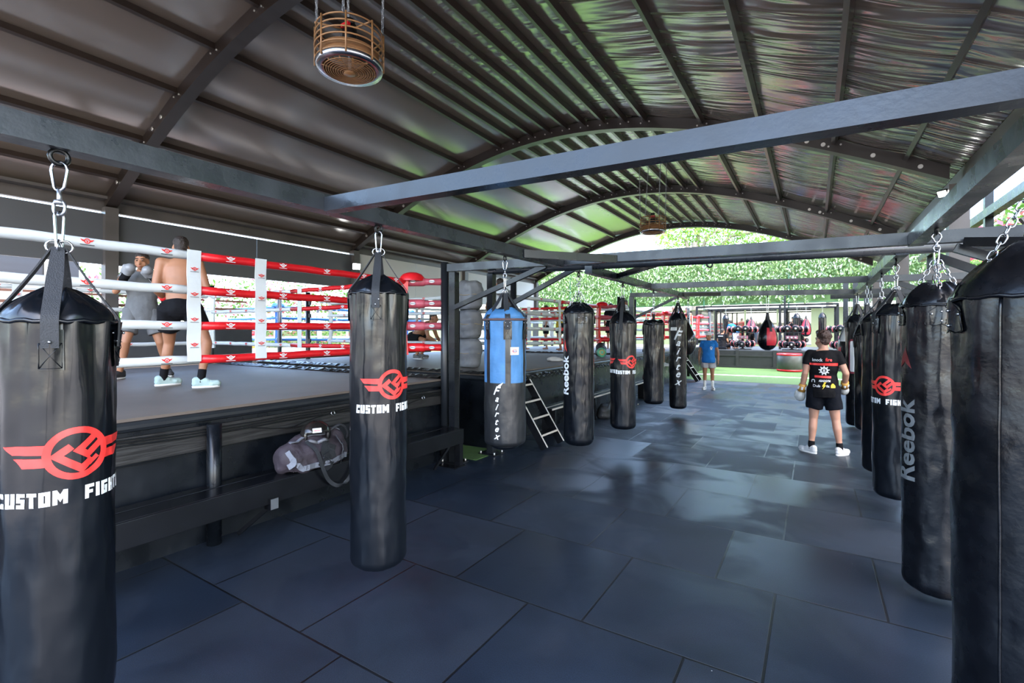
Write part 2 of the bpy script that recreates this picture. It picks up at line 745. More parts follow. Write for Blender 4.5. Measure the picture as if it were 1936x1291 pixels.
def membrane_material():
    m = mat('roof_membrane', (0.15, 0.122, 0.10), 0.18, spec=1.0)
    nt = m.node_tree
    b = nt.nodes['Principled BSDF']
    L = nt.links.new
    b.inputs['IOR'].default_value = 1.75
    tc = nt.nodes.new('ShaderNodeTexCoord')

    def noise_tex(scale, loc=(0, 0, 0), rot=0.0, detail=3, dist=0.3):
        mp = nt.nodes.new('ShaderNodeMapping')
        mp.inputs['Scale'].default_value = scale
        mp.inputs['Location'].default_value = loc
        mp.inputs['Rotation'].default_value = (0, 0, rot)
        L(tc.outputs['Object'], mp.inputs['Vector'])
        n = nt.nodes.new('ShaderNodeTexNoise')
        n.inputs['Scale'].default_value = 1.0
        n.inputs['Detail'].default_value = detail
        n.inputs['Distortion'].default_value = dist
        L(mp.outputs[0], n.inputs['Vector'])
        return n.outputs[0]

    def mrange(v, a, b_, c, d):
        r = nt.nodes.new('ShaderNodeMapRange')
        for k, q in zip(('From Min', 'From Max', 'To Min', 'To Max'), (a, b_, c, d)):
            r.inputs[k].default_value = q
        L(v, r.inputs['Value'])
        return r.outputs[0]

    def mul(a, c):
        k = nt.nodes.new('ShaderNodeMath')
        k.operation = 'MULTIPLY'
        L(a, k.inputs[0])
        L(c, k.inputs[1])
        return k.outputs[0]
    folds = noise_tex((0.5, 4.2, 0.5), rot=0.16, detail=1.6, dist=0.7)
    where = mrange(noise_tex((0.35, 0.35, 0.35), (4, 2, 0), detail=1), 0.38, 0.62, 0.12, 1.0)
    # folds are deeper towards the right-hand side of the vault
    sx = nt.nodes.new('ShaderNodeSeparateXYZ')
    L(tc.outputs['Object'], sx.inputs[0])
    rx = mrange(sx.outputs[0], -6.5, -0.5, 0.0, 1.0)
    h = mul(mul(folds, where), rx)
    bp = nt.nodes.new('ShaderNodeBump')
    bp.inputs['Strength'].default_value = 1.0
    bp.inputs['Distance'].default_value = 0.10
    L(h, bp.inputs['Height'])
    bp2 = nt.nodes.new('ShaderNodeBump')
    bp2.inputs['Strength'].default_value = 0.6
    bp2.inputs['Distance'].default_value = 0.05
    L(noise_tex((0.7, 0.35, 0.5), detail=1), bp2.inputs['Height'])
    L(bp.outputs[0], bp2.inputs['Normal'])
    L(bp2.outputs[0], b.inputs['Normal'])
    return m


struct('floor', MB().box((-4.6, 7.4, -0.05), (13.4, 23.0, 0.1)), floor_material())
M_TURF = mat('artificial_turf', (0.055, 0.125, 0.022), 0.75, var=0.35, vscale=90, bump=0.8, bscale=240)
M_LINE = mat('white_line', (0.75, 0.75, 0.7), 0.7)
turf = MB().box((-2.2, 22.6, -0.045), (19.0, 7.4, 0.1))
turf.add([(-11.6, 20.9, 0.0058), (7, 22.1, 0.0058), (7, 22.42, 0.0058), (-11.6, 21.22, 0.0058)], [(0, 1, 2, 3)], 1)
struct('floor_turf', turf, [M_TURF, M_LINE])
struct('floor_turf_strip', MB().box((-6.8, 5.72, -0.042), (5.6, 0.62, 0.1)), M_TURF)
M_GROUND = mat('pale_concrete', (0.30, 0.27, 0.24), 0.85, var=0.15, vscale=0.8)
struct('ground', MB().box((0, 25, -0.16), (160, 160, 0.1)), M_GROUND)
M_LAWN = mat('lawn', (0.12, 0.26, 0.03), 0.85, var=0.3, vscale=6)
for x0, x1, y0, y1 in ((-24, -11.8, 14.5, 36.8), (-11.8, -7.7, 26.4, 36.8)):
    struct('ground_lawn', MB().box(((x0 + x1) / 2, (y0 + y1) / 2, -0.075), (x1 - x0, y1 - y0, 0.1)), M_LAWN)

XC, ZA, K2, K4 = -4.8, 5.9, 0.0555, -0.0002
XE0, XE1 = -11.0, 1.62


def z_low(x):
    return ZA - K2 * (x - XC) ** 2 - K4 * (x - XC) ** 4


RIBS = [-1.9, 3.5, 9.07, 14.12, 19.5]
# roof membrane
mb = MB()
nx, ny = 160, 44
xs = [XE0 - 0.25 + (XE1 + 0.3 - XE0 + 0.2) * i / nx for i in range(nx + 1)]
ys = [-2.1 + 21.75 * j / ny for j in range(ny + 1)]
PX = [-11.2, -10.4, -9.4, -8.2, -7.1, -6.0, -5.57, -5.17, -4.77, -4.36, -3.95, -3.53, -3.11, -2.71, -1.69, -0.74, 0.27, 1.15, 2.1]


def sag(x, y):
    i = max(0, min(len(PX) - 2, sum(1 for q in PX if q <= x) - 1))
    t = (x - PX[i]) / (PX[i + 1] - PX[i])
    return 0.035 * (PX[i + 1] - PX[i]) * math.sin(PI * max(0, min(1, t)))


vs = [(x, y, z_low(x) + 0.235 - sag(x, y)) for y in ys for x in xs]
fs = [(j * (nx + 1) + i, j * (nx + 1) + i + 1, (j + 1) * (nx + 1) + i + 1, (j + 1) * (nx + 1) + i) for j in range(ny) for i in range(nx)]
n0 = len(vs)
vs2 = vs + [(x, y, z + 0.03) for x, y, z in vs]
fs2 = [tuple(reversed(f)) for f in fs] + [tuple(i + n0 for i in f) for f in fs]
mb.add(vs2, fs2, 0, True)
struct('ceiling', mb, membrane_material())

# arched ribs with bolt heads
for y in RIBS:
    mb = MB()
    N = 48
    pts = [(XE0 + (XE1 - XE0) * i / N) for i in range(N + 1)]
    vs = []
    for x in pts:
        z = z_low(x)
        vs += [(x, y - 0.045, z), (x, y + 0.13, z), (x, y + 0.13, z + 0.2), (x, y - 0.045, z + 0.2)]
    fs = [(3, 2, 1, 0), tuple(4 * N + k for k in range(4))]
    for i in range(N):
        for k in range(4):
            l = (k + 1) % 4
            fs.append((4 * i + k, 4 * i + l, 4 * i + 4 + l, 4 * i + 4 + k))
    mb.add(vs, fs, 0)
    for x in (-10.4, -9.95, -9.0, -8.7, -0.1, 0.12, 0.75, 1.3):
        for dz in (0.075,):
            mb.cyl((x, y - 0.045, z_low(x) + dz), (x, y - 0.065, z_low(x) + dz), 0.032, 10, 1)
    for x in (-9.4, -8.2, -7.1, -6.0, -5.57, -5.17, -4.77, -4.36, -3.95, -3.53, -3.11, -2.71, -1.69, -0.74, 0.27):
        for dx in (-0.08, 0.08):
            mb.cyl((x + dx, y - 0.045, z_low(x) + 0.1), (x + dx, y - 0.06, z_low(x) + 0.1), 0.014, 8, 1)
    struct('roof_rib', mb, [M_BROWN, M_BOLT])
PURX = (-10.4, -9.4, -8.2, -7.1, -6.0, -5.57, -5.17, -4.77, -4.36, -3.95, -3.53, -3.11, -2.71, -1.69, -0.74, 0.27, 1.15)
M_PURLIN = mat('purlin_steel', (0.032, 0.022, 0.017), 0.3, 0.0, spec=0.6, var=0.15, vscale=2)
for j in range(4):
    for x in PURX:
        mb = MB().beam((x, RIBS[j] + 0.1, z_low(x) + 0.165), (x, RIBS[j + 1] - 0.04, z_low(x) + 0.165), 0.055, 0.10,
                       up=(-2 * K2 * (x - XC) * -1, 0, 1))
        struct('roof_purlin', mb, M_PURLIN)
# columns and eave beams
M_COL = mat('column_steel', (0.085, 0.075, 0.07), 0.38, var=0.2, vscale=2)
for y in RIBS:
    struct('column', MB().box((-11.0, y + 0.04, 2.03), (0.2, 0.2, 4.1)), M_COL)
    struct('column', MB().box((1.72, y + 0.04, 1.93), (0.22, 0.2, 3.9)), M_COL)
struct('eave_beam', MB().box((-11.12, 8.8, 4.12), (0.1, 21.6, 0.2)).box((-11.0, 8.8, 4.235), (0.3, 21.6, 0.05)), M_COL)
struct('eave_beam', MB().box((1.8, 8.8, 3.98), (0.12, 21.6, 0.2)), M_COL)
# left side: hung upper panels, low wall under the opening
M_PANEL = mat('dark_grey_panel', (0.075, 0.078, 0.085), 0.45, var=0.1, vscale=0.7)
M_PANELW = mat('white_panel', (0.58, 0.58, 0.55), 0.5, var=0.06, vscale=0.6)
mb = MB()
for y0, y1 in ((-1.9, 1.5), (1.52, 3.44), (3.64, 6.3), (6.32, 9.0)):
    mb.box((-11.05, (y0 + y1) / 2, 3.5), (0.06, y1 - y0, 0.93))
struct('wall_left', mb, M_PANEL)
mb = MB()
for y0, y1 in ((9.2, 11.6), (11.62, 14.05), (14.28, 16.8), (16.82, 19.4)):
    mb.box((-11.05, (y0 + y1) / 2, 3.45), (0.06, y1 - y0, 1.15))
struct('wall_left_white_panels', mb, M_PANELW)
struct('wall_left_parapet', MB().box((-11.1, 2.1, 0.94), (0.16, 8.2, 1.88)), mat('parapet_grey', (0.07, 0.075, 0.085), 0.5, var=0.1))
struct('wall_left_rail', MB().box((-11.1, 2.0, 2.3), (0.06, 8.2, 0.05)).box((-11.1, 2.0, 2.48), (0.06, 8.2, 0.04)), mat('wood_rail', (0.34, 0.16, 0.11), 0.6))


# ------------------------------------------------------------------ steel frames that carry the bags
STEEL = steel()
M_SCUFF = mat('scuffed_steel', (0.020, 0.024, 0.030), 0.3, 0.0, var=0.35, vscale=5, rvar=0.12, bump=0.05, bscale=50, spec=0.45)


def ringpost_bolts(mb, x, y):
    mb.box((x, y, 0.008), (0.3, 0.26, 0.016), 0, 0)
    for sx in (-1, 1):
        for sy in (-1, 1):
            mb.cyl((x + sx * 0.12, y + sy * 0.1, 0.01), (x + sx * 0.12, y + sy * 0.1, 0.05), 0.012, 8, 1)


fr = thing('bag_frame', 'near square-tube steel frame carrying the first three bags of the left row', 'frame', (-0.9, 1.8, 0))
fr_o = Vector(fr.location)


def fpart(root, name, mb, mats, label=None):
    o = mb.build(name, mats, root)
    o.data.transform(Matrix.Translation(-Vector(root.location)))
    if label:
        o['label'] = label
    return o


fpart(fr, 'beam', MB().beam((-2.52, -1.7, 2.545), (-2.52, 5.06, 2.60), 0.1, 0.1), M_SCUFF)
fpart(fr, 'beam', MB().beam((0.70, -1.7, 2.555), (0.70, 5.06, 2.545), 0.1, 0.1), M_SCUFF)
fpart(fr, 'cross_beam', MB().beam((-2.47, 1.86, 2.560), (0.65, 1.92, 2.485), 0.08, 0.085), M_SCUFF)
fpart(fr, 'cross_beam', MB().beam((-4.25, 5.12, 2.675), (1.9, 5.12, 2.54), 0.09, 0.1), M_SCUFF)
fpart(fr, 'corner_brace', MB().beam((-2.48, 4.15, 2.585), (-1.85, 5.08, 2.60), 0.05, 0.08), STEEL)
fpart(fr, 'brace', MB().beam((-4.2, 5.14, 2.12), (-2.75, 5.14, 2.60), 0.05, 0.06), STEEL)
mb = MB().box((-4.2, 5.17, 1.31), (0.1, 0.1, 2.62))
ringpost_bolts(mb, -4.2, 5.17)
fpart(fr, 'post', mb, [STEEL, M_BOLT])
mb = MB().box((-4.38, 5.22, 1.36), (0.08, 0.08, 2.72))
fpart(fr, 'post', mb, STEEL)
for y, z in ((1.9, 2.43), (5.12, 2.49)):
    mb = MB().box((1.85, y, z / 2), (0.1, 0.1, z))
    ringpost_bolts(mb, 1.85, y)
    fpart(fr, 'post', mb, [STEEL, M_BOLT])
fpart(fr, 'cross_beam', MB().beam((0.75, 1.92, 2.48), (1.9, 1.93, 2.45), 0.08, 0.085), M_SCUFF)
fpart(fr, 'brace', MB().beam((1.85, 5.12, 2.05), (0.95, 5.12, 2.47), 0.05, 0.07), STEEL)
fpart(fr, 'brace', MB().beam((1.85, 4.2, 2.28), (1.0, 5.05, 2.5), 0.05, 0.07), STEEL)

fr2 = thing('bag_frame', 'far square-tube steel frame over the second half of the bag rows', 'frame', (-0.9, 8.5, 0))
fpart(fr2, 'beam', MB().beam((-2.46, 5.75, 2.60), (-2.46, 11.45, 2.60), 0.1, 0.1), M_SCUFF)
fpart(fr2, 'beam', MB().beam((0.70, 5.75, 2.57), (0.70, 11.45, 2.565), 0.1, 0.1), M_SCUFF)
fpart(fr2, 'cross_beam', MB().cyl((-4.05, 5.81, 2.69), (1.9, 5.77, 2.545), 0.05, 20), M_SCUFF)
fpart(fr2, 'cross_beam', MB().beam((-2.42, 8.45, 2.60), (1.95, 8.75, 2.55), 0.08, 0.09), M_SCUFF)
fpart(fr2, 'cross_beam', MB().beam((-3.78, 11.4, 2.69), (1.9, 11.42, 2.545), 0.09, 0.1), M_SCUFF)
fpart(fr2, 'corner_brace', MB().beam((-2.42, 6.7, 2.60), (-1.6, 5.82, 2.62), 0.05, 0.07), STEEL)
fpart(fr2, 'corner_brace', MB().beam((-2.42, 10.9, 2.61), (-1.75, 11.38, 2.63), 0.05, 0.07), STEEL)
fpart(fr2, 'brace', MB().beam((-4.0, 5.83, 2.06), (-2.7, 5.83, 2.63), 0.05, 0.06), STEEL)
fpart(fr2, 'brace', MB().beam((-3.75, 11.42, 2.1), (-2.6, 11.42, 2.64), 0.05, 0.06), STEEL)
for x, y, z in ((-4.03, 5.83, 2.66), (-3.75, 11.42, 2.66), (1.86, 5.77, 2.5), (1.9, 8.75, 2.52), (1.85, 11.42, 2.5)):
    mb = MB().box((x, y, z / 2), (0.1, 0.1, z))
    ringpost_bolts(mb, x, y)
    fpart(fr2, 'post', mb, [STEEL, M_BOLT])
fpart(fr2, 'brace', MB().beam((1.86, 5.77, 2.0), (0.95, 5.77, 2.48), 0.05, 0.07), STEEL)
fpart(fr2, 'brace', MB().beam((1.9, 8.75, 2.1), (1.0, 8.72, 2.5), 0.05, 0.07), STEEL)
fpart(fr2, 'hanger_ring', MB().tube([(-1.0 + 0.03 * math.cos(a), 5.79, 2.56 + 0.03 * math.sin(a)) for a in [2 * PI * k / 14 for k in range(14)]], 0.009, 8, True), M_DARKMETAL)

# ------------------------------------------------------------------ punching bags
def ring_pts(c, r, nrm, n=18):
    x, y, d = _frame(Vector(nrm))
    return [Vector(c) + x * math.cos(2 * PI * k / n) * r + y * math.sin(2 * PI * k / n) * r for k in range(n)]


def chain_link(mb, c, L, w, wire, along, side):
    """stadium link of length L along a direction"""
    a = Vector(along).normalized()
    s = Vector(side)
    s = (s - a * s.dot(a)).normalized()
    r = w / 2
    h = max(0.0, L / 2 - r)
    pts = []
    for k in range(7):
        t = PI * k / 6
        pts.append(Vector(c) + a * (h + r * math.sin(t)) + s * r * math.cos(t))
    for k in range(7):
        t = PI * k / 6
        pts.append(Vector(c) - a * (h + r * math.sin(t)) - s * r * math.cos(t))
    mb.tube(pts, wire, 6, True)


def chain(mb, p0, p1, L=0.04, w=0.022, wire=0.0035):
    p0, p1 = Vector(p0), Vector(p1)
    d = p1 - p0
    step = L - wire * 2.6
    n = max(1, int(round(d.length / step)))
    a = d.normalized()
    x, y, _ = _frame(a)
    for k in range(n):
        chain_link(mb, p0 + d * (k + 0.5) / n, L, w, wire, a, x if k % 2 else y)


def carabiner(mb, top, bot, w=0.06, wire=0.006, side=(1, 0, 0)):
    top, bot = Vector(top), Vector(bot)
    a = (bot - top).normalized()
    s = Vector(side)
    s = (s - a * s.dot(a)).normalized()
    L = (bot - top).length
    pts = []
    for k in range(9):
        t = PI * k / 8
        pts.append(top + a * (w / 2 - w / 2 * math.sin(t)) + s * w / 2 * math.cos(t))
    r2 = w * 0.32
    for k in range(9):
        t = PI * k / 8
        pts.append(top + a * (L - r2 + r2 * math.sin(t)) - s * r2 * math.cos(t))
    mb.tube(pts, wire, 8, True)


def bag_radius(R, seed, gather=0.019, zt=1.0, crease=0.0):
    def f(a, t):
        """t = distance below the top seam"""
        g = gather * math.exp(-t / 0.26)
        w = math.sin(9 * a + seed + 1.5 * math.sin(2 * a)) * 0.55 + math.sin(19 * a + 2.1 * seed + 4 * t) * 0.4 + noise.noise(Vector((6 * math.cos(a), 6 * math.sin(a), seed + 3 * t))) * 0.6
        v = Vector((math.cos(a) * 1.3, math.sin(a) * 1.3, t * 2.2 + seed * 3.1))
        lump = noise.noise(v * 1.6) * 0.008 + noise.noise(v * 5) * 0.0030
        c = 0.0
        if crease:
            c = crease * (noise.noise(Vector((math.cos(a) * 3, math.sin(a) * 3, t * 9 + seed))) ** 2) * -1
        return R + g * w + lump + c
    return f


def bag_shell(z0, z1, rad, rbot=0.07, n=72, step=0.03, mi=0, mi_fn=None):
    """body below the seam z1 down to z0, rounded foot"""
    mb = MB()
    H = z1 - z0
    zs = []
    k = int(H / step)
    for i in range(k + 1):
        zs.append(z1 - (H - rbot) * i / k)
    vs = []
    for z in zs:
        for q in range(n):
            a = 2 * PI * q / n
            r = rad(a, z1 - z)
            vs.append((r * math.cos(a), r * math.sin(a), z))
    for i in range(1, 9):
        b = PI / 2 * i / 8
        z = z0 + rbot - rbot * math.sin(b)
        for q in range(n):
            a = 2 * PI * q / n
            r = rad(a, H - rbot) - rbot * (1 - math.cos(b))
            vs.append((r * math.cos(a), r * math.sin(a), z))
    rows = len(vs) // n
    fs, mis = [], []
    for i in range(rows - 1):
        for q in range(n):
            l = (q + 1) % n
            fs.append((i * n + l, i * n + q, (i + 1) * n + q, (i + 1) * n + l))
    fs.append(tuple(reversed([(rows - 1) * n + q for q in range(n)])))
    mb.add(vs, fs, mi, True)
    if mi_fn:
        for i in range(rows - 1):
            for q in range(n):
                zc = vs[i * n][2] if i < len(zs) else z0
                mb.m[i * n + q] = mi_fn(2 * PI * (q + .5) / n, (vs[i * n][2] + vs[min(rows - 1, i + 1) * n][2]) / 2)
    return mb


def wrap(shape, rad, ac, zc, zseam, eps=0.0018, Rm=0.18, maxlen=0.014):
    """wrap a flat mark round a bag; ac = azimuth of its centre"""
    vs, fs = refine(shape, maxlen)
    out = []
    for u, v in vs:
        a = ac + u / Rm
        z = zc + v
        r = rad(a, zseam - z) + eps
        out.append((r * math.cos(a), r * math.sin(a), z))
    return out, fs


def face_cam(x, y):
    return math.atan2(-y, -x)


def new_bag(name, label, x, y, group=None, cat='punching bag'):
    return thing(name, label, cat, (x, y, 0), 0, group)


def hardware(root, zh, za, kind='carabiner', side=(1, 0, 0), sc=1.0):
    """from the beam at zh down to the strap apex at za"""
    mb = MB()
    mb.tube([(0, 0.028 * sc * math.cos(a), zh - 0.012 + 0.028 * sc * math.sin(a)) for a in [2 * PI * k / 14 for k in range(14)]], 0.009 * sc, 8, True)
    mb.box((0, 0, zh + 0.03), (0.07, 0.09, 0.012))
    mb.build('hanger_ring', M_DARKMETAL, root)
    L = zh - 0.035 - za
    if kind == 'carabiner':
        mb = MB()
        a = L * 0.36
        carabiner(mb, (0, 0, zh - 0.03), (0, 0, zh - 0.03 - a), 0.065 * sc, 0.0055 * sc, side)
        mb.build('carabiner', M_CHROME, root)
        mb = MB()
        zz = zh - 0.03 - a
        b = L * 0.3
        mb.cyl((0, 0, zz + 0.005), (0, 0, zz - b * 0.55), 0.008 * sc, 10)
        mb.lathe([(0.016 * sc, -0.008), (0.018 * sc, 0), (0.016 * sc, 0.008)], 14, (0, 0, zz - b * 0.5))
        chain_link(mb, (0, 0, zz - b * 0.72), b * 0.62, 0.045 * sc, 0.006 * sc, (0, 0, 1), side)
        mb.build('swivel', M_GALV, root)
        mb = MB()
        carabiner(mb, (0, 0, zz - b * 0.9), (0, 0, za - 0.03), 0.04 * sc, 0.005 * sc, (side[1], -side[0], 0))
        mb.build('quick_link', M_CHROME, root)
    elif kind == 'short':
        mb = MB()
        carabiner(mb, (0, 0, zh - 0.03), (0, 0, za - 0.02), 0.045 * sc, 0.005 * sc, side)
        mb.build('carabiner', M_CHROME, root)
    else:
        mb = MB()
        n = max(2, int(L / 0.055))
        for k in range(n):
            chain_link(mb, (0, 0, zh - 0.03 - L * (k + .5) / n), L / n + 0.014, 0.034 * sc, 0.005 * sc, (0, 0, 1), (1, 0, 0) if k % 2 else (0, 1, 0))
        mb.build('chain', M_GALV, root)


def skirt(zs, R, z1, r1, seed, n=72, gath=0.02):
    """vinyl drawn up above the seam"""
    mb = MB()
    prof = []
    m = 10
    for i in range(m + 1):
        t = i / m
        prof.append((R + (r1 - R) * (t ** 1.25) + 0.012 * math.sin(PI * t), zs + (z1 - zs) * (t ** 0.85)))
    vs = []
    for i, (r, z) in enumerate(prof):
        t = i / m
        for q in range(n):
            a = 2 * PI * q / n
            rr = r + gath * t * (math.sin(6 * a + seed) * 0.7 + math.sin(13 * a + seed * 2) * 0.4) * (0.4 + r / R)
            vs.append((rr * math.cos(a), rr * math.sin(a), z + 0.012 * t * math.sin(4 * a + seed)))
    fs = []
    for i in range(m):
        for q in range(n):
            l = (q + 1) % n
            fs.append((i * n + q, i * n + l, (i + 1) * n + l, (i + 1) * n + q))
    fs.append(tuple(m * n + q for q in range(n)))
    mb.add(vs, fs, 0, True)
    # stitched rim at the seam
    mb.tube([((R + 0.004) * math.cos(2 * PI * q / 48), (R + 0.004) * math.sin(2 * PI * q / 48), zs + 0.004 * math.sin(q * 1.7)) for q in range(48)], 0.009, 6, True)
    return mb


def straps(root, R, zs, za, rad, angles, w=0.05, m=M_STRAP, drop=0.10, patch=True, patch_mat=None, ztop_r=0.02, patch_h=0.15):
    for a in angles:
        c, s = math.cos(a), math.sin(a)
        pts = []
        for r, z in ((R + 0.008, zs - drop), (R + 0.012, zs - 0.03), (R + 0.006, zs + 0.02), (R * 0.72, zs + (za - zs) * 0.36), (R * 0.4, zs + (za - zs) * 0.68), (ztop_r, za)):
            pts.append((r * c, r * s, z))
        sp = smooth_path(pts, 4)
        o = MB().ribbon(sp, (-s, c, 0), [w] * (len(sp) - 5) + [w * .95, w * .9, w * .85, w * .8, w * .7], 0.006).build('strap', m, root)
        if patch:
            pm = MB()
            hw = w * 0.75
            z0, z1 = zs - drop - patch_h * 0.55, zs - drop + patch_h * 0.45
            n = 6
            vs = []
            for i in range(n + 1):
                for j in range(n + 1):
                    u = -hw + 2 * hw * i / n
                    z = z0 + (z1 - z0) * j / n
                    aa = a + u / R
                    r = rad(aa, zs - z) + 0.007
                    vs.append((r * math.cos(aa), r * math.sin(aa), z))
            fs = [(i * (n + 1) + j, (i + 1) * (n + 1) + j, (i + 1) * (n + 1) + j + 1, i * (n + 1) + j + 1) for i in range(n) for j in range(n)]
            pm.add(vs, fs, 0, True)

            def P(u, z):
                aa = a + u / R
                r = rad(aa, zs - z) + 0.009
                return (r * math.cos(aa), r * math.sin(aa), z)
            e = hw * .85
            zz0, zz1 = z0 + 0.008, z1 - 0.05
            for A, B in (((-e, zz0), (e, zz1)), ((e, zz0), (-e, zz1)), ((-e, zz0), (e, zz0)), ((-e, zz1), (e, zz1)), ((-e, zz0), (-e, zz1)), ((e, zz0), (e, zz1))):
                pm.tube([P(A[0] + (B[0] - A[0]) * k / 4, A[1] + (B[1] - A[1]) * k / 4) for k in range(5)], 0.0012, 4)
            for u, z in ((-e * .6, z1 - 0.012), (e * .6, z1 - 0.012), (0, z1 - 0.045)):
                q = Vector(P(u, z))
                pm.ell(q, (0.006, 0.006, 0.006), None, 8, 1)
            pm.build('reinforcement_patch', [patch_mat or M_VINYL, M_CHROME], o)


def add_logo(root, rad, shapes, zs):
    """shapes: list of (shape, azimuth, z, Rm, material, part name)"""
    for sh, a, z, Rm, m, nm in shapes:
        v, f = wrap(sh, rad, a, z, zs, Rm=Rm)
        MB().add(v, f, 0, True).build(nm, m, root)


def block_word(word, h=0.053, gap=0.11):
    """heavy condensed capitals built from thick strokes"""
    t = 0.24
    m, w = t / 2, 0.56
    G = {
        'C': [[(w, 1 - m), (m, 1 - m), (m, m), (w, m)], [(w - m, 1), (w - m, .66)], [(w - m, 0), (w - m, .34)]],
        'U': [[(m, 1), (m, m), (w - m, m), (w - m, 1)]],
        'S': [[(w, 1 - m), (m, 1 - m), (m, .5), (w - m, .5), (w - m, m), (0, m)]],
        'T': [[(0, 1 - m), (w, 1 - m)], [(w / 2, 1 - t), (w / 2, 0)]],
        'O': [[(m, .5), (m, 1 - m), (w - m, 1 - m), (w - m, m), (m, m), (m, .5)]],
        'M': [[(m, 0), (m, 1)], [(.78 - m, 0), (.78 - m, 1)], [(m, .93), (.39, .42), (.78 - m, .93)]],
        'F': [[(m, 0), (m, 1)], [(t, 1 - m), (w, 1 - m)], [(t, .47), (w - .08, .47)]],
        'I': [[(m, 0), (m, 1)]],
        'G': [[(w, 1 - m), (m, 1 - m), (m, m), (w - m, m), (w - m, .5), (w * .5, .5)]],
        'H': [[(m, 0), (m, 1)], [(w - m, 0), (w - m, 1)], [(t, .5), (w - t, .5)]],
        'E': [[(m, 0), (m, 1)], [(t, 1 - m), (w, 1 - m)], [(t, .5), (w - .06, .5)], [(t, m), (w, m)]],
        'R': [[(m, 0), (m, 1)], [(t, 1 - m), (w - m, 1 - m), (w - m, .45), (t, .45)], [(w * .52, .42), (w - m, 0)]],
    }
    sh, x = [], 0.0
    for ch in word:
        for st in G[ch]:
            sh.append(xf(stroke(st, t), x, 0))
        x += {'M': .78, 'I': t}.get(ch, w) + gap
    x -= gap
    v, f = join(*sh)
    return [((a - x / 2) * h, (b - .5) * h) for a, b in v], f, x * h


_c, _f = block_word('CUSTOM'), block_word('FIGHTER')
CF1, CF2 = (_c[0], _c[1]), (_f[0], _f[1])
CFX1, CFX2 = -(_f[2] + 0.05) / 2, (_c[2] + 0.05) / 2


def cf_logo(root, rad, a, z, zs, R, sc=1.0):
    add_logo(root, rad, [
        (xf(emblem(), sc=0.098 * sc), a, z, R, M_RED, 'emblem'),
        (xf(CF1, CFX1 * sc, 0, sc=sc), a, z - 0.155 * sc, R, M_WHITE, 'lettering'),
        (xf(CF2, CFX2 * sc, 0, sc=sc), a, z - 0.155 * sc, R, M_WHITE, 'lettering')], zs)


def strap_bag(name, label, x, y, zh, za, zs, z0, R, seed, logo=None, la=0.0, lz=None, m=M_VINYL, ang0=0.0, kind='carabiner', group=None, lsc=1.0, rtop=0.3):
    root = new_bag(name, label, x, y, group)
    rad = bag_radius(R, seed)
    bag_shell(z0, zs, rad).build('body', m, root)
    skirt(zs, R, zs + 0.42 * (za - zs), R * rtop, seed).build('collar', m, root)
    A0 = face_cam(x, y) + ang0
    straps(root, R, zs, za, rad, [A0 + PI / 2 * k for k in range(4)])
    mb = MB()
    for k in range(4):
        a = A0 + PI / 2 * k
        mb.tube(ring_pts((0.016 * math.cos(a), 0.016 * math.sin(a), za + 0.005), 0.024, (-math.sin(a), math.cos(a), 0), 12), 0.004, 6, True)
    mb.build('d_ring', M_CHROME, root)
    hardware(root, zh, za + 0.02, kind, side=(math.cos(YAW), math.sin(YAW), 0))
    if logo == 'cf':
        cf_logo(root, rad, face_cam(x, y) + la, lz, zs, R, lsc)
    return root, rad


# left-hand row, from the camera backwards
LX = -2.52
strap_bag('punching_bag', 'big black bag nearest the left frame edge, hung from a long carabiner by four straps', LX, 0.65, 2.50, 2.13, 1.84, 0.30, 0.172, 1.0,
          'cf', 0.30, 1.345, ang0=-0.14)
strap_bag('punching_bag', 'tall black bag with red emblem hanging in front of the bench and duffel', LX, 2.29, 2.515, 2.34, 2.055, 0.225, 0.187, 2.3,
          'cf', 0.50, 1.455, ang0=-0.1, kind='short', lsc=1.0)

# blue and black bag
root = new_bag('punching_bag', 'blue and black bag with white oval badge and vertical white lettering', -2.53, 3.89)
x, y = -2.53, 3.89
R, zs, z0, za = 0.2, 1.93, 0.72, 2.17
rad = bag_radius(R, 4.0, gather=0.008)
M_BLUEC = mat('blue_canvas', (0.05, 0.17, 0.36), 0.6, var=0.15, vscale=8, bump=0.35, bscale=14)
A0 = face_cam(x, y)


def blue_mi(a, z):
    if z < 1.33:
        return 1
    d = (a - A0 - 0.12) % (2 * PI / 6)
    d = min(d, 2 * PI / 6 - d)
    return 1 if d < 0.13 else 0


bag_shell(z0, zs, rad, rbot=0.05, n=96, mi_fn=blue_mi).build('body', [M_BLUEC, mat('grey_black_vinyl', (0.011, 0.012, 0.014), 0.3, var=0.2, bump=0.2, bscale=9)], root)
mb = skirt(zs, R, zs + 0.09, R * 0.62, 4.0, gath=0.008)
mb.build('collar', M_BLUEC, root)
straps(root, R, zs - 0.01, za, rad, [A0 + 0.12 + PI / 3 * k for k in range(6)], w=0.05, drop=0.1, patch_h=0.17, ztop_r=0.03)
MB().tube([((R + 0.008) * math.cos(2 * PI * q / 48), (R + 0.008) * math.sin(2 * PI * q / 48), zs - 0.015) for q in range(48)], 0.012, 6, True).build('rope_band', mat('brown_band', (0.10, 0.06, 0.06), 0.7), root)
MB().lathe([(R * .45, z0 - 0.035), (R * .6, z0 - 0.03), (R * .82, z0 + 0.012)], 40).build('foot_cap', M_VINYL, root)
hardware(root, 2.52, za + 0.06, 'carabiner', side=(1, 0, 0), sc=0.8)
mb = MB()
for k in range(6):
    a = A0 + 0.12 + PI / 3 * k
    mb.tube([(0, 0, za + 0.07), (0.032 * math.cos(a), 0.032 * math.sin(a), za - 0.005)], 0.004, 6)
mb.build('wire_bridle', M_CHROME, root)


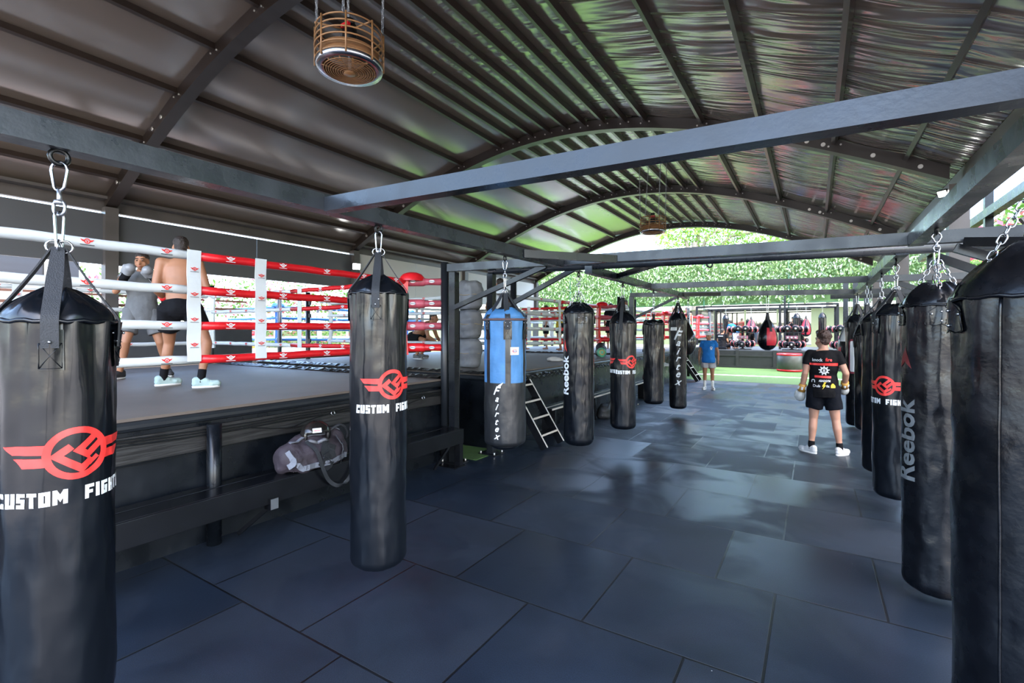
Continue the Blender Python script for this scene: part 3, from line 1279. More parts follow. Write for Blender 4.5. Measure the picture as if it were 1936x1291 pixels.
def stacked(word, size, step, tilt=0.0, bold=0.02):
    out = []
    n = len(word)
    for i, ch in enumerate(word):
        out.append(xf(text_shape(ch, size if i else size * 1.35, bold=bold, shear=0.35, sx=0.9), 0, (n - 1) / 2 * step - i * step + (0.012 if i == 0 else 0), tilt))
    # flourish of the first letter
    y = (n - 1) / 2 * step
    out.append(poly([(-0.004, y + size * .45), (0.034, y + size * .62), (0.060, y + size * 1.05), (0.018, y + size * .78)]))
    return join(*out)


add_logo(root, rad, [(stacked('Fairtex', 0.085, 0.070, -0.12), A0 - 0.38, 1.03, R, M_WHITE, 'lettering'),
                     (poly([(-0.046, -0.036), (0.046, -0.036), (0.046, 0.036), (-0.046, 0.036)]), A0 + 0.47, 1.62, R, mat('white_label', (0.75, 0.75, 0.74), 0.6), 'label'),
                     ], zs)
v, f = wrap(annulus(0.019, 0.026, 0.6, 2 * PI - 0.6, 24, sy=0.62), rad, A0 + 0.47, 1.62, zs, eps=0.004, Rm=R)
MB().add(v, f).build('label_ring', M_RED, root)
v, f = wrap(text_shape('Fairtex', 0.018, bold=0.02, shear=0.3), rad, A0 + 0.48, 1.62, zs, eps=0.004, Rm=R)
MB().add(v, f).build('label_lettering', M_BLUEV, root)


def chain_bag(name, label, x, y, zh, zc, zs, z0, R, seed, m=M_LEATHER, n=4, ang0=0.0, patch=True, cone=0.28):
    """bag hung by chains from zc, top drawn in to a low cone"""
    root = new_bag(name, label, x, y)
    rad = bag_radius(R, seed, gather=0.010, crease=0.010)
    bag_shell(z0, zs, rad, rbot=0.09).build('body', m, root)
    zk = zs + (zc - zs) * 0.48
    skirt(zs, R, zk, R * cone, seed, gath=0.018).build('collar', m, root)
    A0 = face_cam(x, y) + ang0
    for k in range(n):
        a = A0 + 2 * PI / n * k
        mb = MB()
        chain(mb, (0.012 * math.cos(a), 0.012 * math.sin(a), zc), (R * 0.72 * math.cos(a), R * 0.72 * math.sin(a), zs + 0.06), 0.042, 0.024, 0.0036)
        mb.build('chain', M_CHROME, root)
        if patch:
            # stitched leather tongue with rivets
            def P(u, z, e=0.006):
                aa = a + u / R
                r = rad(aa, zs - z) + e
                if z > zs:
                    r = R - (z - zs) * 0.55 + e + 0.008
                return (r * math.cos(aa), r * math.sin(aa), z)
            out = [(-0.022, zs + 0.07), (-0.022, zs - 0.015), (-0.068, zs - 0.05), (-0.082, zs - 0.125), (-0.03, zs - 0.135), (0, zs - 0.125), (0.03, zs - 0.135), (0.082, zs - 0.125), (0.068, zs - 0.05), (0.022, zs - 0.015), (0.022, zs + 0.07)]
            v, f = refine(poly([(u, z - zs) for u, z in out]), 0.02)
            mb = MB().add([P(u, z + zs) for u, z in v], f, 0, True)
            mb.tube([P(u * .96, z, 0.009) for u, z in out], 0.0022, 5)
            for u, z in ((-0.045, zs - 0.06), (0.045, zs - 0.06), (0, zs - 0.045), (0, zs - 0.105)):
                mb.ell(P(u, z, 0.008), (0.007, 0.007, 0.007), None, 8, 1)
            mb.build('hanging_tab', [m, M_CHROME], root)
    hardware(root, zh, zc, 'carabiner', side=(math.cos(YAW), math.sin(YAW), 0), sc=1.0)
    # piping seam down the side
    mb = MB()
    for a in (A0 + 0.9, A0 + 0.9 + PI):
        mb.tube([((rad(a, zs - z) + 0.002) * math.cos(a), (rad(a, zs - z) + 0.002) * math.sin(a), z) for z in [zs - (zs - z0 - 0.08) * k / 30 for k in range(31)]], 0.0035, 5)
    mb.build('piping', m, root)
    return root, rad


def vertical_text(root, rad, word, a, zc, zs, R, size, m, up=True):
    sh = xf(text_shape(word, size, bold=0.028, sx=0.95), 0, 0, PI / 2 if up else -PI / 2)
    add_logo(root, rad, [(sh, a, zc, R, m, 'lettering')], zs)


x, y = -2.48, 5.5
root, rad = chain_bag('punching_bag', 'slim black leather bag with white sideways lettering beside the step ladder', x, y, 2.52, 2.30, 2.03, 0.40, 0.19, 5.5, M_VINYL, ang0=0.25)
vertical_text(root, rad, 'Reebok', face_cam(x, y) - 1.02, 1.27, 2.03, 0.19, 0.16, M_WHITE)
add_logo(root, rad, [(xf(poly([(-0.5, -0.7), (0, 0.9), (0.5, -0.7), (0, -0.2)]), sc=0.10), face_cam(x, y) - 1.1, 1.62, 0.19, M_RED, 'emblem')], 2.03)
x, y = -2.47, 7.1
r5, rad5 = strap_bag('punching_bag', 'black bag with red emblem and white lettering, fifth of the left row', x, y, 2.52, 2.32, 1.93, 0.33, 0.19, 6.1, 'cf', 0.72, 1.35, ang0=-0.15, kind='short')
cf_logo(r5, rad5, face_cam(x, y) - 1.75, 1.36, 1.93, 0.19)
strap_bag('punching_bag', 'plain black bag with bunched top hanging beside the black banana bag', -2.46, 8.72, 2.53, 2.12, 1.93, 0.50, 0.178, 7.7, None, kind='chain', rtop=0.7)
# banana bag
x, y = -2.47, 10.6
root, rad = strap_bag('punching_bag', 'long slim black bag with white label and white script lettering down its front', x, y, 2.53, 2.42, 2.05, 0.16, 0.178, 8.8, None, ang0=0.5, kind='short')
A0 = face_cam(x, y)
add_logo(root, rad, [(stacked('Fairtex', 0.21, 0.165, -0.10), A0 + 0.05, 1.22, 0.178, M_WHITE, 'lettering'),
                     (poly([(-0.075, -0.035), (0.075, -0.035), (0.075, 0.035), (-0.075, 0.035)]), A0 - 0.55, 1.86, 0.178, MATS['white_label'], 'label')], 2.05)


# teardrop bags
def teardrop(name, label, x, y, zh, ztop, z0, R, m, group=None, kind='chain', panels=None, strap=True):
    root = new_bag(name, label, x, y, group)
    H = ztop - z0
    prof = []
    for i in range(25):
        t = i / 24
        z = z0 + H * t
        if t < 0.36:
            r = R * math.sqrt(max(0.0, 1 - ((0.36 - t) / 0.37) ** 2))
        else:
            q = (t - 0.36) / 0.64
            r = R * (0.5 + 0.5 * math.cos(PI * q)) * 0.80 + R * 0.20 * (1 - q)
            r = max(r, 0.018)
            if strap:
                r = R * max(0.22, math.cos(q * PI / 2 * 0.92) ** 0.75)
        prof.append((max(r, 1e-4), z))
    mb = MB()
    if panels:
        n = 40
        mb.lathe(prof, n)
        k = 0
        for i in range(len(prof) - 1):
            for q in range(n):
                a = 2 * PI * (q + .5) / n
                mb.m[k] = panels(a, (prof[i][1] - z0) / H)
                k += 1
    else:
        mb.lathe(prof, 40)
    mb.build('body', m, root)
    if strap:
        A0 = face_cam(x, y)
        for k in range(4):
            a = A0 + 0.4 + PI / 2 * k
            c, s = math.cos(a), math.sin(a)
            q = [(r + 0.006, z) for r, z in prof[15::2]] + [(R * .2, ztop + 0.02), (0.012, ztop + 0.16)]
            MB().ribbon([(r * c, r * s, z) for r, z in q], (-s, c, 0), 0.045, 0.006).build('strap', M_STRAP, root)
        hardware(root, zh, ztop + 0.16, kind)
    else:
        hardware(root, zh, ztop, kind)
    return root


M_GLOSS = mat('glossy_black_leather', (0.012, 0.01, 0.009), 0.16, var=0.2, spec=0.7)
teardrop('teardrop_bag', 'glossy black teardrop bag hanging in front of the man in the blue shirt', -2.46, 11.55, 2.54, 2.12, 1.27, 0.178, M_GLOSS, strap=False)
M_REDBAG = mat('red_bag_vinyl', (0.62, 0.03, 0.05), 0.32, var=0.1)
x, y = -0.83, 11.4
A0 = face_cam(x, y)
teardrop('teardrop_bag', 'red and black panelled teardrop bag hanging alone from the far cross beam', x, y, 2.56, 2.04, 1.41, 0.195, [M_VINYL, M_REDBAG], kind='short',
         panels=lambda a, t: 1 if (((a - A0 + 0.05) % (PI * 2 / 3)) < PI / 3 and 0.14 < t < 0.75) else 0)

# right-hand row, from the camera backwards
RX = 0.70
x, y = 0.72, 2.60
root, rad = chain_bag('punching_bag', 'huge worn black leather bag cut off by the right edge of the frame', x, y, 2.50, 2.36, 1.93, 0.22, 0.245, 11.0, M_LEATHER, ang0=0.30, cone=0.3)
A0 = face_cam(x, y)
mb = MB()
for k in range(3):
    a = A0 - 0.42 + k * 0.02
a = A0 - 0.40
mb.tube([((rad(a, 1.93 - z) + 0.003) * math.cos(a), (rad(a, 1.93 - z) + 0.003) * math.sin(a), z) for z in [1.93 - 1.6 * k / 36 for k in range(37)]], 0.0045, 6)
mb.build('seam', M_LEATHER, root)
x, y = RX, 4.27
root, rad = chain_bag('punching_bag', 'large black leather bag with grey sideways lettering hung on four chains', x, y, 2.50, 2.28, 1.975, 0.05, 0.188, 12.0, M_LEATHER, ang0=0.12, cone=0.4)
vertical_text(root, rad, 'Reebok', face_cam(x, y) - 0.97, 1.075, 1.975, 0.188, 0.185, M_GREYP)
add_logo(root, rad, [(xf(poly([(-0.5, -0.7), (0, 0.9), (0.5, -0.7), (0, -0.2)]), sc=0.10), face_cam(x, y) - 1.0, 1.62, 0.188, mat('worn_red_print', (0.14, 0.015, 0.015), 0.5), 'emblem')], 1.975)
x, y = 0.69, 6.08
strap_bag('punching_bag', 'black bag with red winged emblem behind the chain bag, in the right row', x, y, 2.50, 2.22, 1.965, 0.16, 0.192, 13.0, 'cf', -0.52, 1.27, ang0=0.55)
strap_bag('punching_bag', 'plain black bag tucked directly behind the emblem bag of the right row', 0.70, 7.39, 2.50, 2.2, 1.93, 0.09, 0.20, 14.0, None, ang0=0.3, kind='chain')
strap_bag('punching_bag', 'short narrow black bag with flat dark band between two bags, far right row', 0.66, 8.78, 2.52, 2.2, 1.75, 0.35, 0.15, 15.0, None, ang0=0.2, kind='chain')
strap_bag('punching_bag', 'dark bag almost hidden behind its neighbours in the right row', 0.80, 9.94, 2.52, 2.2, 1.85, 0.3, 0.14, 16.0, None, ang0=0.2, kind='chain')
x, y = 0.69, 11.1
root, rad = strap_bag('punching_bag', 'black bag with red-edged white plaque beside the man with white gloves', x, y, 2.52, 2.32, 1.98, 0.04, 0.185, 17.0, None, ang0=0.5, kind='short')
A0 = face_cam(x, y)
add_logo(root, rad, [(poly([(-0.08, 0.27), (-0.05, 0.32), (0.07, 0.32), (0.07, -0.32), (-0.05, -0.32), (-0.08, -0.27)]), A0 - 0.35, 1.34, 0.185, mat('maroon_print', (0.2, 0.01, 0.03), 0.5), 'plaque_border')], 1.98)
v, f = wrap(poly([(-0.055, 0.26), (-0.04, 0.285), (0.06, 0.285), (0.06, -0.285), (-0.04, -0.285), (-0.055, -0.26)]), rad, A0 - 0.35, 1.34, 1.98, eps=0.005, Rm=0.185)
MB().add(v, f).build('plaque', M_WHITE, root)
x, y = 0.64, 12.6
A0 = face_cam(x, y)
teardrop('teardrop_bag', 'red-sided pale teardrop bag showing past the last bag of the right row', x, y, 2.5, 1.98, 1.05, 0.22, [M_VINYL, M_REDBAG, M_WHITEV], kind='short',
         panels=lambda a, t: 1 if ((a - A0) % 1.0) < 0.5 and t < 0.45 else (2 if t > 0.55 else 0))
MB().beam((0.3, 12.6, 2.56), (1.9, 12.6, 2.56), 0.08, 0.09).box((1.85, 12.6, 1.26), (0.09, 0.09, 2.52)).build('lone_bag_rail', STEEL)
tag(bpy.data.objects['lone_bag_rail'], 'short dark steel rail holding the pale teardrop bag', 'frame')

# ------------------------------------------------------------------ boxing rings
M_CANVAS = mat('ring_canvas', (0.115, 0.090, 0.074), 0.6, var=0.10, vscale=2.2, bump=0.05, bscale=60)
M_CANVASW = mat('pale_ring_canvas', (0.24, 0.225, 0.21), 0.6, var=0.08, vscale=2)
M_SKIRT = mat('skirt_vinyl', (0.004, 0.0055, 0.008), 0.3, var=0.35, vscale=4, rvar=0.1, bump=0.15, bscale=5, spec=0.35)
M_EDGE = mat('deck_edge_vinyl', (0.011, 0.013, 0.016), 0.33, var=0.2, vscale=3)
M_FOIL = mat('wrinkled_black_foil', (0.02, 0.02, 0.02), 0.2, 0.2, bump=1.0, bscale=14)
M_BLACKP = mat('black_print', (0.01, 0.01, 0.012), 0.5)
M_TEALP = MATS.get('white_print')


def rope_part(root, p0, p1, r, split, colA, colB, face, n_em, em_sc=0.021, sag=0.0, names=('rope', 'rope')):
    """one covered rope, colour change at fraction split; emblems face the direction given"""
    p0, p1, face = Vector(p0), Vector(p1), Vector(face)
    d = (p1 - p0)

    def at(t):
        return p0 + d * t + Vector((0, 0, -sag * 4 * t * (1 - t)))
    halves = [(0, split, colA, names[0]), (split, 1, colB, names[1])] if 0 < split < 1 else [(0, 1, colA, names[0])]
    for t0, t1, colr, nm in halves:
        mb = MB()
        pts = [at(t0 + (t1 - t0) * k / 12) + Vector((0, 0, 0.004 * math.sin(k * 2.3 + p0.z * 9))) for k in range(13)]
        mb.tube(pts, [r * (1 + 0.05 * math.sin(3.1 * k)) for k in range(13)], 10)
        if n_em:
            along = d.normalized()
            if face.cross(along).z > 0:
                xd = -along
            else:
                xd = along
            xd = along if Vector((0, 0, 1)).cross(face).dot(along) > 0 else -along
            for k in range(n_em):
                t = t0 + (t1 - t0) * (k + 0.5) / n_em
                M = plane_at(at(t) + face * (r * 1.03) + Vector((0, 0, 0.006)), xd, (0, 0, 1))
                flat_mark(mb, xf(small_emblem(), sc=em_sc), M, 1)
                flat_mark(mb, poly([(-2.1 * em_sc, -1.25 * em_sc), (2.1 * em_sc, -1.25 * em_sc), (2.1 * em_sc, -1.5 * em_sc), (-2.1 * em_sc, -1.5 * em_sc)]), M, 2)
        if colr == 'red':
            ms = [M_REDV, M_WHITE, M_WHITE]
        elif colr == 'blue':
            ms = [M_BLUEV, M_WHITE, M_WHITE]
        else:
            ms = [M_WHITEV, M_RED, M_BLACKP]
        mb.build(nm, ms, root)


def boxing_ring(label, x0, x1, y0, y1, z, deck, corners, ropes_r=0.04, hz=(0.44, 0.74, 1.05, 1.355), em=(4, 2, 2, 2), posts=True, far_em=2, canvas=None, pads=True, badge=True):
    """x1 side faces the camera aisle. corners: dict (ix,iy)->colour"""
    root = thing('boxing_ring', label, 'boxing ring', ((x0 + x1) / 2, (y0 + y1) / 2, 0))
    off = -Vector(root.location)
    before = set(root.children)
    dx0, dx1, dy0, dy1 = deck
    mb = MB().box(((dx0 + dx1) / 2, (dy0 + dy1) / 2, z - 0.012), (dx1 - dx0 - 0.04, dy1 - dy0 - 0.04, 0.024))
    mb.build('canvas', canvas or M_CANVAS, root)
    mb = MB().box(((dx0 + dx1) / 2, (dy0 + dy1) / 2, (z - 0.1) / 2), (dx1 - dx0 - 0.06, dy1 - dy0 - 0.06, z - 0.1))
    mb.build('skirt', M_SKIRT, root)
    mb = MB().box(((dx0 + dx1) / 2, (dy0 + dy1) / 2, z - 0.065), (dx1 - dx0, dy1 - dy0, 0.085), bev=0.03)
    mb.build('deck_edge', M_EDGE, root)
    cs = {(0, 0): (x0, y0), (1, 0): (x1, y0), (1, 1): (x1, y1), (0, 1): (x0, y1)}
    colour = lambda k: corners.get(k, 'white')
    for k, h in enumerate(hz):
        zz = z + h
        # side along y at x1 (near the aisle), x0, then sides along x
        rope_part(root, (x1, y0, zz), (x1, y1, zz), ropes_r, 0.5, 'white' if colour((1, 0)) == 'white' else colour((1, 0)), colour((1, 1)), (1, 0, 0), em[0], sag=0.012 * (3 - k))
        rope_part(root, (x0, y0, zz), (x0, y1, zz), ropes_r * .9, 0.5, colour((0, 0)), colour((0, 1)), (1, 0, 0), far_em, sag=0.01)
        rope_part(root, (x0, y1, zz), (x1, y1, zz), ropes_r * .9, 0.5, colour((0, 1)), colour((1, 1)), (0, -1, 0), far_em, sag=0.01)
        rope_part(root, (x0, y0, zz), (x1, y0, zz), ropes_r * .9, 0.5, colour((0, 0)), colour((1, 0)), (0, -1, 0), far_em, sag=0.01)
    # vertical rope ties
    for fy in (0.5, 0.615) if False else (0.47, 0.585):
        yy = y0 + (y1 - y0) * (fy + 0.02)
        for xx, s in ((x1, 1), (x0, 1)):
            pts = []
            for h in [hz[0] - 0.05] + [a + (b - a) * f for a, b in zip(hz[:-1], hz[1:]) for f in (0, 0.5)] + [hz[-1] + 0.045]:
                on = any(abs(h - q) < 0.01 for q in hz)
                pts.append((xx + s * (ropes_r * 1.12 if on or h > hz[-1] or h < hz[0] else ropes_r * 0.8), yy, z + h))
            mb = MB().ribbon(smooth_path(pts, 4), (0, 1, 0), 0.115, 0.006)
            for q in range(4):
                hh = hz[0] + (hz[-1] - hz[0]) * (q + 0.45) / 4
                M = plane_at((xx + ropes_r * 1.2 + 0.004, yy, z + hh), (0, 1, 0), (0, 0, 1))
                flat_mark(mb, xf(small_emblem(), sc=0.017), M, 1)
                flat_mark(mb, poly([(-0.036, -0.024), (0.036, -0.024), (0.036, -0.028), (-0.036, -0.028)]), M, 2)
            mb.build('rope_tie', [M_WHITEV, M_RED, M_BLACKP], root)
    for fx in (0.35, 0.55):
        xx = x0 + (x1 - x0) * fx
        MB().ribbon([(xx, y1 - ropes_r, z + hz[0] - 0.05), (xx, y1 - ropes_r, z + hz[-1] + 0.05)], (1, 0, 0), 0.11, 0.006).build('rope_tie', M_WHITEV, root)
    for key, (cx, cy) in cs.items():
        c = colour(key)
        m = {'red': M_REDV, 'blue': M_BLUEV}.get(c, M_WHITEV)
        ox, oy = (1 if key[0] else -1), (1 if key[1] else -1)
        px, py = cx + ox * 0.46, cy + oy * 0.24
        if posts:
            mb = MB().cyl((px, py, 0.0), (px, py, z + 1.62), 0.055, 18)
            for h in hz:
                mb.box((px - ox * 0.06, py, z + h), (0.07, 0.05, 0.09))
            mb.build('ring_post', M_EDGE, root)
        if pads:
            # padded strip down the inside of the corner with domed top
            mb = MB()
            dn = Vector((-ox, -oy, 0)).normalized()
            sd = Vector((-dn.y, dn.x, 0))
            pts = [Vector((cx, cy, z + hz[0] - 0.10)) + dn * 0.03, Vector((cx, cy, z + 0.8)) + dn * 0.06, Vector((cx, cy, z + hz[-1] + 0.05)) + dn * 0.03]
            mb.ribbon(smooth_path(pts, 4), sd, 0.17, 0.07)
            if badge:
                for q in range(3):
                    M = plane_at(Vector((cx, cy, z + 0.62 + 0.24 * q)) + dn * 0.102, -sd if sd.dot(Vector((ox, 0, 0))) * 1 > 0 else sd, (0, 0, 1))
                    flat_mark(mb, xf(text_shape('FIT', 0.12, bold=0.02), rot=PI / 2), M, 1)
            mb.build('corner_pad', [m, M_WHITE], root)
            me = MB()
            prof = [(0.001, 0.10), (0.07, 0.098), (0.13, 0.075), (0.17, 0.03), (0.175, -0.02)]
            me.lathe(prof, 24, (cx + ox * 0.05, cy + oy * 0.03, z + hz[-1] + 0.03), caps=False)
            me.lathe([(0.172, -0.022), (0.165, -0.01), (0.0, -0.008)], 24, (cx + ox * 0.05, cy + oy * 0.03, z + hz[-1] + 0.03), caps=False)
            o = me.build('corner_cap', m, root)
            if key == (1, 1) or c != 'white':
                for k, h in enumerate(hz):
                    mb = MB()
                    a, b = Vector((cx, cy, z + h)), Vector((px - ox * .03, py, z + h))
                    mid = a + (b - a) * 0.42
                    mb.cap(a, 0.062, mid, 0.062)
                    mb.tube([mid, a + (b - a) * 0.6, b], [0.052, 0.045, 0.05], 12)
                    if badge:
                        for t in (0.16, 0.70):
                            q = a + (b - a) * t
                            nrm = Vector((oy * (b - a).y, -oy * (b - a).x, 0)).normalized()
                            if nrm.y > 0:
                                nrm = -nrm
                            nrm = Vector((0.52, -0.855, 0))
                            xd = Vector((0.855, 0.52, 0))
                            M = plane_at(q + nrm * 0.066, xd, (0, 0, 1))
                            flat_mark(mb, disc(0.040, 0.020), M, 1)
                            flat_mark(mb, text_shape('WINGZ', 0.024, bold=0.03), M @ Matrix.Translation((0, 0, 0.002)), 2)
                    mb.build('turnbuckle_cover', [M_FADED if (c == 'red' and k > 0) else m, M_WHITE, M_BLACKP], root)
    for o in root.children:
        o.data.transform(Matrix.Translation(off))
    return root


ring1 = boxing_ring('near boxing ring with white and red ropes where the two men spar', -10.2, -4.8, -0.5, 4.9, 1.14,
                    (-10.7, -4.38, -1.1, 5.2), {(1, 1): 'red', (0, 0): 'white'}, em=(5, 2, 2, 2), far_em=5)
o1 = -Vector(ring1.location)
# elastic cord looped along the skirt, scuffed upper band, pipes
mb = MB()
for dz, ph in ((0.0, 0.0), (-0.022, 0.15), (-0.045, 0.3)):
    ys = [-1.0 + 6.1 * k / 120 for k in range(121)]
    mb.tube([(-4.362, y, 0.99 + dz - 0.035 * abs(math.sin(1.05 * (y + 0.9 + ph * 0.2))) ** 6 + 0.02 * math.sin(2.1 * y)) for y in ys], 0.007, 6)
for y0 in (0.75, 2.7, 4.2):
    mb.tube(smooth_path([(-4.362, y0 - 0.35, 0.94), (-4.36, y0 + 0.1, 0.86), (-4.36, y0 + 0.35, 0.90), (-4.362, y0 + 0.8, 0.95)], 8), 0.004, 5)
mb.tube([(-4.365, y, 0.795 + 0.01 * math.sin(3 * y)) for y in [-1 + 6.1 * k / 40 for k in range(41)]], 0.004, 5)
mb.build('apron_cord', M_DARKMETAL, ring1, o1)
mb = MB()
for y in (-0.6, 3.32, 1.05, 4.72):
    mb.tube(ring_pts((-4.352, y, 0.93), 0.022, (1, 0, 0.2), 12), 0.004, 6, True)
mb.build('apron_eyelet', M_CHROME, ring1, o1)
MB().box((-4.40, 2.05, 0.90), (0.05, 6.2, 0.2)).build('scuffed_band', mat('scuffed_timber', (0.014, 0.013, 0.013), 0.45, var=0.5, vscale=5, bump=0.4, bscale=9, bstretch=(1, 0.3, 4)), ring1, o1)
for y in (2.10, -0.9):
    mb = MB().cyl((-4.31, y, 0), (-4.31, y, 1.02), 0.056, 20)
    mb.build('support_pipe', M_SKIRT, ring1, o1)

ring2 = boxing_ring('second boxing ring with white and red ropes behind the blue and black bag', -10.0, -5.0, 7.5, 12.5, 1.14,
                    (-10.6, -4.2, 6.05, 13.15), {(1, 1): 'red'}, em=(4, 2, 2, 2), badge=False)
ring3 = boxing_ring('third boxing ring behind the black banana bag, with red corner pads', -10.0, -5.0, 14.3, 19.2, 1.14,
                    (-10.6, -4.3, 13.25, 19.6), {(1, 1): 'red', (1, 0): 'white'}, em=(2, 2, 2, 2), far_em=0, badge=False, canvas=M_CANVASW)
ring4 = boxing_ring('farthest boxing ring with wide red corner beyond the white-capped man in blue', -10.0, -4.75, 20.4, 24.6, 1.14,
                    (-10.4, -4.4, 19.9, 25.1), {(1, 1): 'red', (1, 0): 'red'}, em=(2, 2, 2, 2), far_em=0, badge=False, canvas=M_CANVASW)
ring5 = boxing_ring('boxing ring with blue corner standing outside beyond the left wall', -18.2, -12.9, 8.0, 13.2, 1.14,
                    (-18.8, -12.3, 7.4, 13.8), {(1, 0): 'blue', (1, 1): 'blue', (0, 0): 'white'}, em=(2, 2, 2, 2), far_em=0, badge=False, canvas=M_CANVASW)
for r, x, a, b in ((ring2, -4.2, 6.1, 13.1), (ring3, -4.3, 13.3, 19.5)):
    # zig-zag lacing below the crumpled edge strip
    o = -Vector(r.location)
    mb = MB()
    n = int((b - a) / 0.16)
    for s in (0, 1):
        mb.tube([(x + 0.03, a + (b - a) * k / n, 1.05 - (0.10 if (k + s) % 2 else 0.0)) for k in range(n + 1)], 0.006, 4)
    mb.build('apron_lacing', M_DARKMETAL, r, o)
    mb = MB()
    m = 90
    vs = []
    for k in range(m + 1):
        y = a + (b - a) * k / m
        for q in range(5):
            vs.append((x + 0.012 + 0.018 * random.random(), y, 1.075 - 0.02 * q - 0.012 * random.random()))
    fs = [(k * 5 + q, (k + 1) * 5 + q, (k + 1) * 5 + q + 1, k * 5 + q + 1) for k in range(m) for q in range(4)]
    mb.add(vs, fs)
    mb.build('crumpled_trim', M_FOIL, r, o)
for r, y, xa, xb in ((ring1, 5.2, -10.5, -4.45), (ring2, 6.05, -10.5, -4.3), (ring2, 13.15, -10.5, -4.3)):
    o = -Vector(r.location)
    mb = MB()
    m = 90
    vs = []
    for k in range(m + 1):
        x = xa + (xb - xa) * k / m
        for q, (dy, dz) in enumerate(((-0.10, 0.003), (-0.03, 0.035), (0.02, 0.03), (0.04, -0.04), (0.042, -0.1))):
            vs.append((x, y + dy + 0.012 * random.random(), 1.14 + dz + 0.022 * random.random()))
    fs = [(k * 5 + q, (k + 1) * 5 + q, (k + 1) * 5 + q + 1, k * 5 + q + 1) for k in range(m) for q in range(4)]
    mb.add(vs, fs)
    mb.build('crumpled_trim', M_FOIL, r, o)

# ------------------------------------------------------------------ benches
M_BENCH = mat('black_bench', (0.004, 0.0045, 0.006), 0.26, var=0.3, vscale=5, spec=0.4)
b1 = thing('bench', 'long black bench along the near ring, duffel bag on it', 'bench', (-4.15, 2.0, 0))
o = -Vector(b1.location)
MB().box((-4.10, 1.85, 0.492), (0.20, 6.5, 0.022), bev=0.005).build('seat_slat', M_BENCH, b1, o)
MB().box((-4.285, 1.85, 0.492), (0.12, 6.5, 0.022), bev=0.005).build('seat_slat', M_BENCH, b1, o)
MB().box((-3.99, 1.85, 0.405), (0.03, 6.5, 0.19), bev=0.004).build('front_rail', M_BENCH, b1, o)
mb = MB().box((-4.03, 5.06, 0.24), (0.09, 0.07, 0.48)).box((-4.12, 5.02, 0.006), (0.3, 0.22, 0.012))
mb.beam((-4.06, 4.6, 0.06), (-4.04, 5.02, 0.42), 0.03, 0.03)
mb.build('leg', M_BENCH, b1, o)
for y in (2.42, -0.6):
    mb = MB().box((-4.0, y, 0.31), (0.09, 0.075, 0.10))
    mb.box((-3.953, y, 0.31), (0.004, 0.068, 0.09), mi=1)
    mb.beam((-4.02, y, 0.28), (-4.3, y - 0.12, 0.02), 0.035, 0.035)
    mb.build('bracket', [M_BENCH, M_GALV], b1, o)
b2 = thing('bench', 'black bench with two pale-edged slats along the second ring', 'bench', (-3.95, 10, 0))
o = -Vector(b2.location)
for x in (-3.82, -3.98):
    MB().box((x, 10.1, 0.475), (0.12, 5.7, 0.03)).box((x + 0.06, 10.1, 0.475), (0.004, 5.7, 0.03), mi=1).build('seat_slat', [M_BENCH, mat('pale_edge', (0.55, 0.5, 0.45), 0.4)], b2, o)
for y in (7.4, 9.2, 11, 12.8):
    MB().box((-3.9, y, 0.23), (0.26, 0.05, 0.46)).build('leg', M_BENCH, b2, o)


# ------------------------------------------------------------------ step ladders
def ladder(label, foot, top, n, w=0.55, ya=0.0):
    root = thing('step_ladder', label, 'ladder', foot)
    f, t = Vector((0, 0, 0)), Vector(top) - Vector(foot)
    for s in (-1, 1):
        mb = MB().beam(f + Vector((0, s * w / 2, 0.02)), t + Vector((0, s * w / 2, 0)), 0.03, 0.12, up=(0, 0, 1))
        d = t.normalized()
        x, y, _ = _frame(d, (0, 0, 1))
        mb.beam(f + Vector((0, s * w / 2, 0.02)) + y * 0.061, t + Vector((0, s * w / 2, 0)) + y * 0.061, 0.03, 0.003, 1)
        mb.build('side_rail', [M_BENCH, MATS['pale_edge']], root)
    for k in range(n):
        c = f + (t - f) * ((k + 0.9) / (n + 0.1))
        mb = MB().box(c, (0.17, w - 0.04, 0.03)).box(c + Vector((0.086, 0, 0)), (0.003, w - 0.04, 0.03), mi=1)
        mb.build('tread', [M_BENCH, MATS['pale_edge']], root)
    return root


ladder('black step ladder leaning on the second ring between blue bag and lettered bag', (-3.45, 6.68, 0.0), (-4.08, 6.68, 0.98), 4)
ladder('small black step ladder by the turf, left of the man in blue', (-3.55, 18.4, 0.0), (-4.25, 18.4, 1.05), 4, 0.55)

# ------------------------------------------------------------------ duffel bag and head guard on the bench
M_DUF = mat('mauve_canvas', (0.035, 0.026, 0.034), 0.7, var=0.25, vscale=10, bump=0.4, bscale=18)
M_DUFD = mat('charcoal_canvas', (0.012, 0.013, 0.016), 0.6, bump=0.3, bscale=30)
M_DUFG = mat('pale_grey_trim', (0.16, 0.17, 0.20), 0.6)
duf = thing('duffel_bag', 'slouched mauve and charcoal duffel bag lying on the bench', 'bag', (-4.12, 2.92, 0.505), 0.05)
mb = MB()
mb.efr([((0, 0.0, 0.0), .17, .34), ((0, 0, 0.05), .2, .38), ((0.0, 0.0, 0.16), .18, .37), ((-0.02, 0.02, 0.25), .13, .30), ((-0.03, 0.03, 0.30), .08, .2)])
mb.ell((0.0, -0.27, 0.14), (.16, .12, .13)).ell((-0.02, 0.2, 0.2), (.13, .16, .12))
me = remesh(mb, 0.014, 'duffel', M_DUF, 5, 0.035, 7)
body = link('body', me, duf)
bv = BVHTree.FromPolygons([v.co.copy() for v in me.vertices], [tuple(p.vertices) for p in me.polygons])


def on_bag(pts, out=0.006):
    r = []
    for p in pts:
        h = bv.find_nearest(Vector(p))
        r.append(h[0] + h[1] * out)
    return r


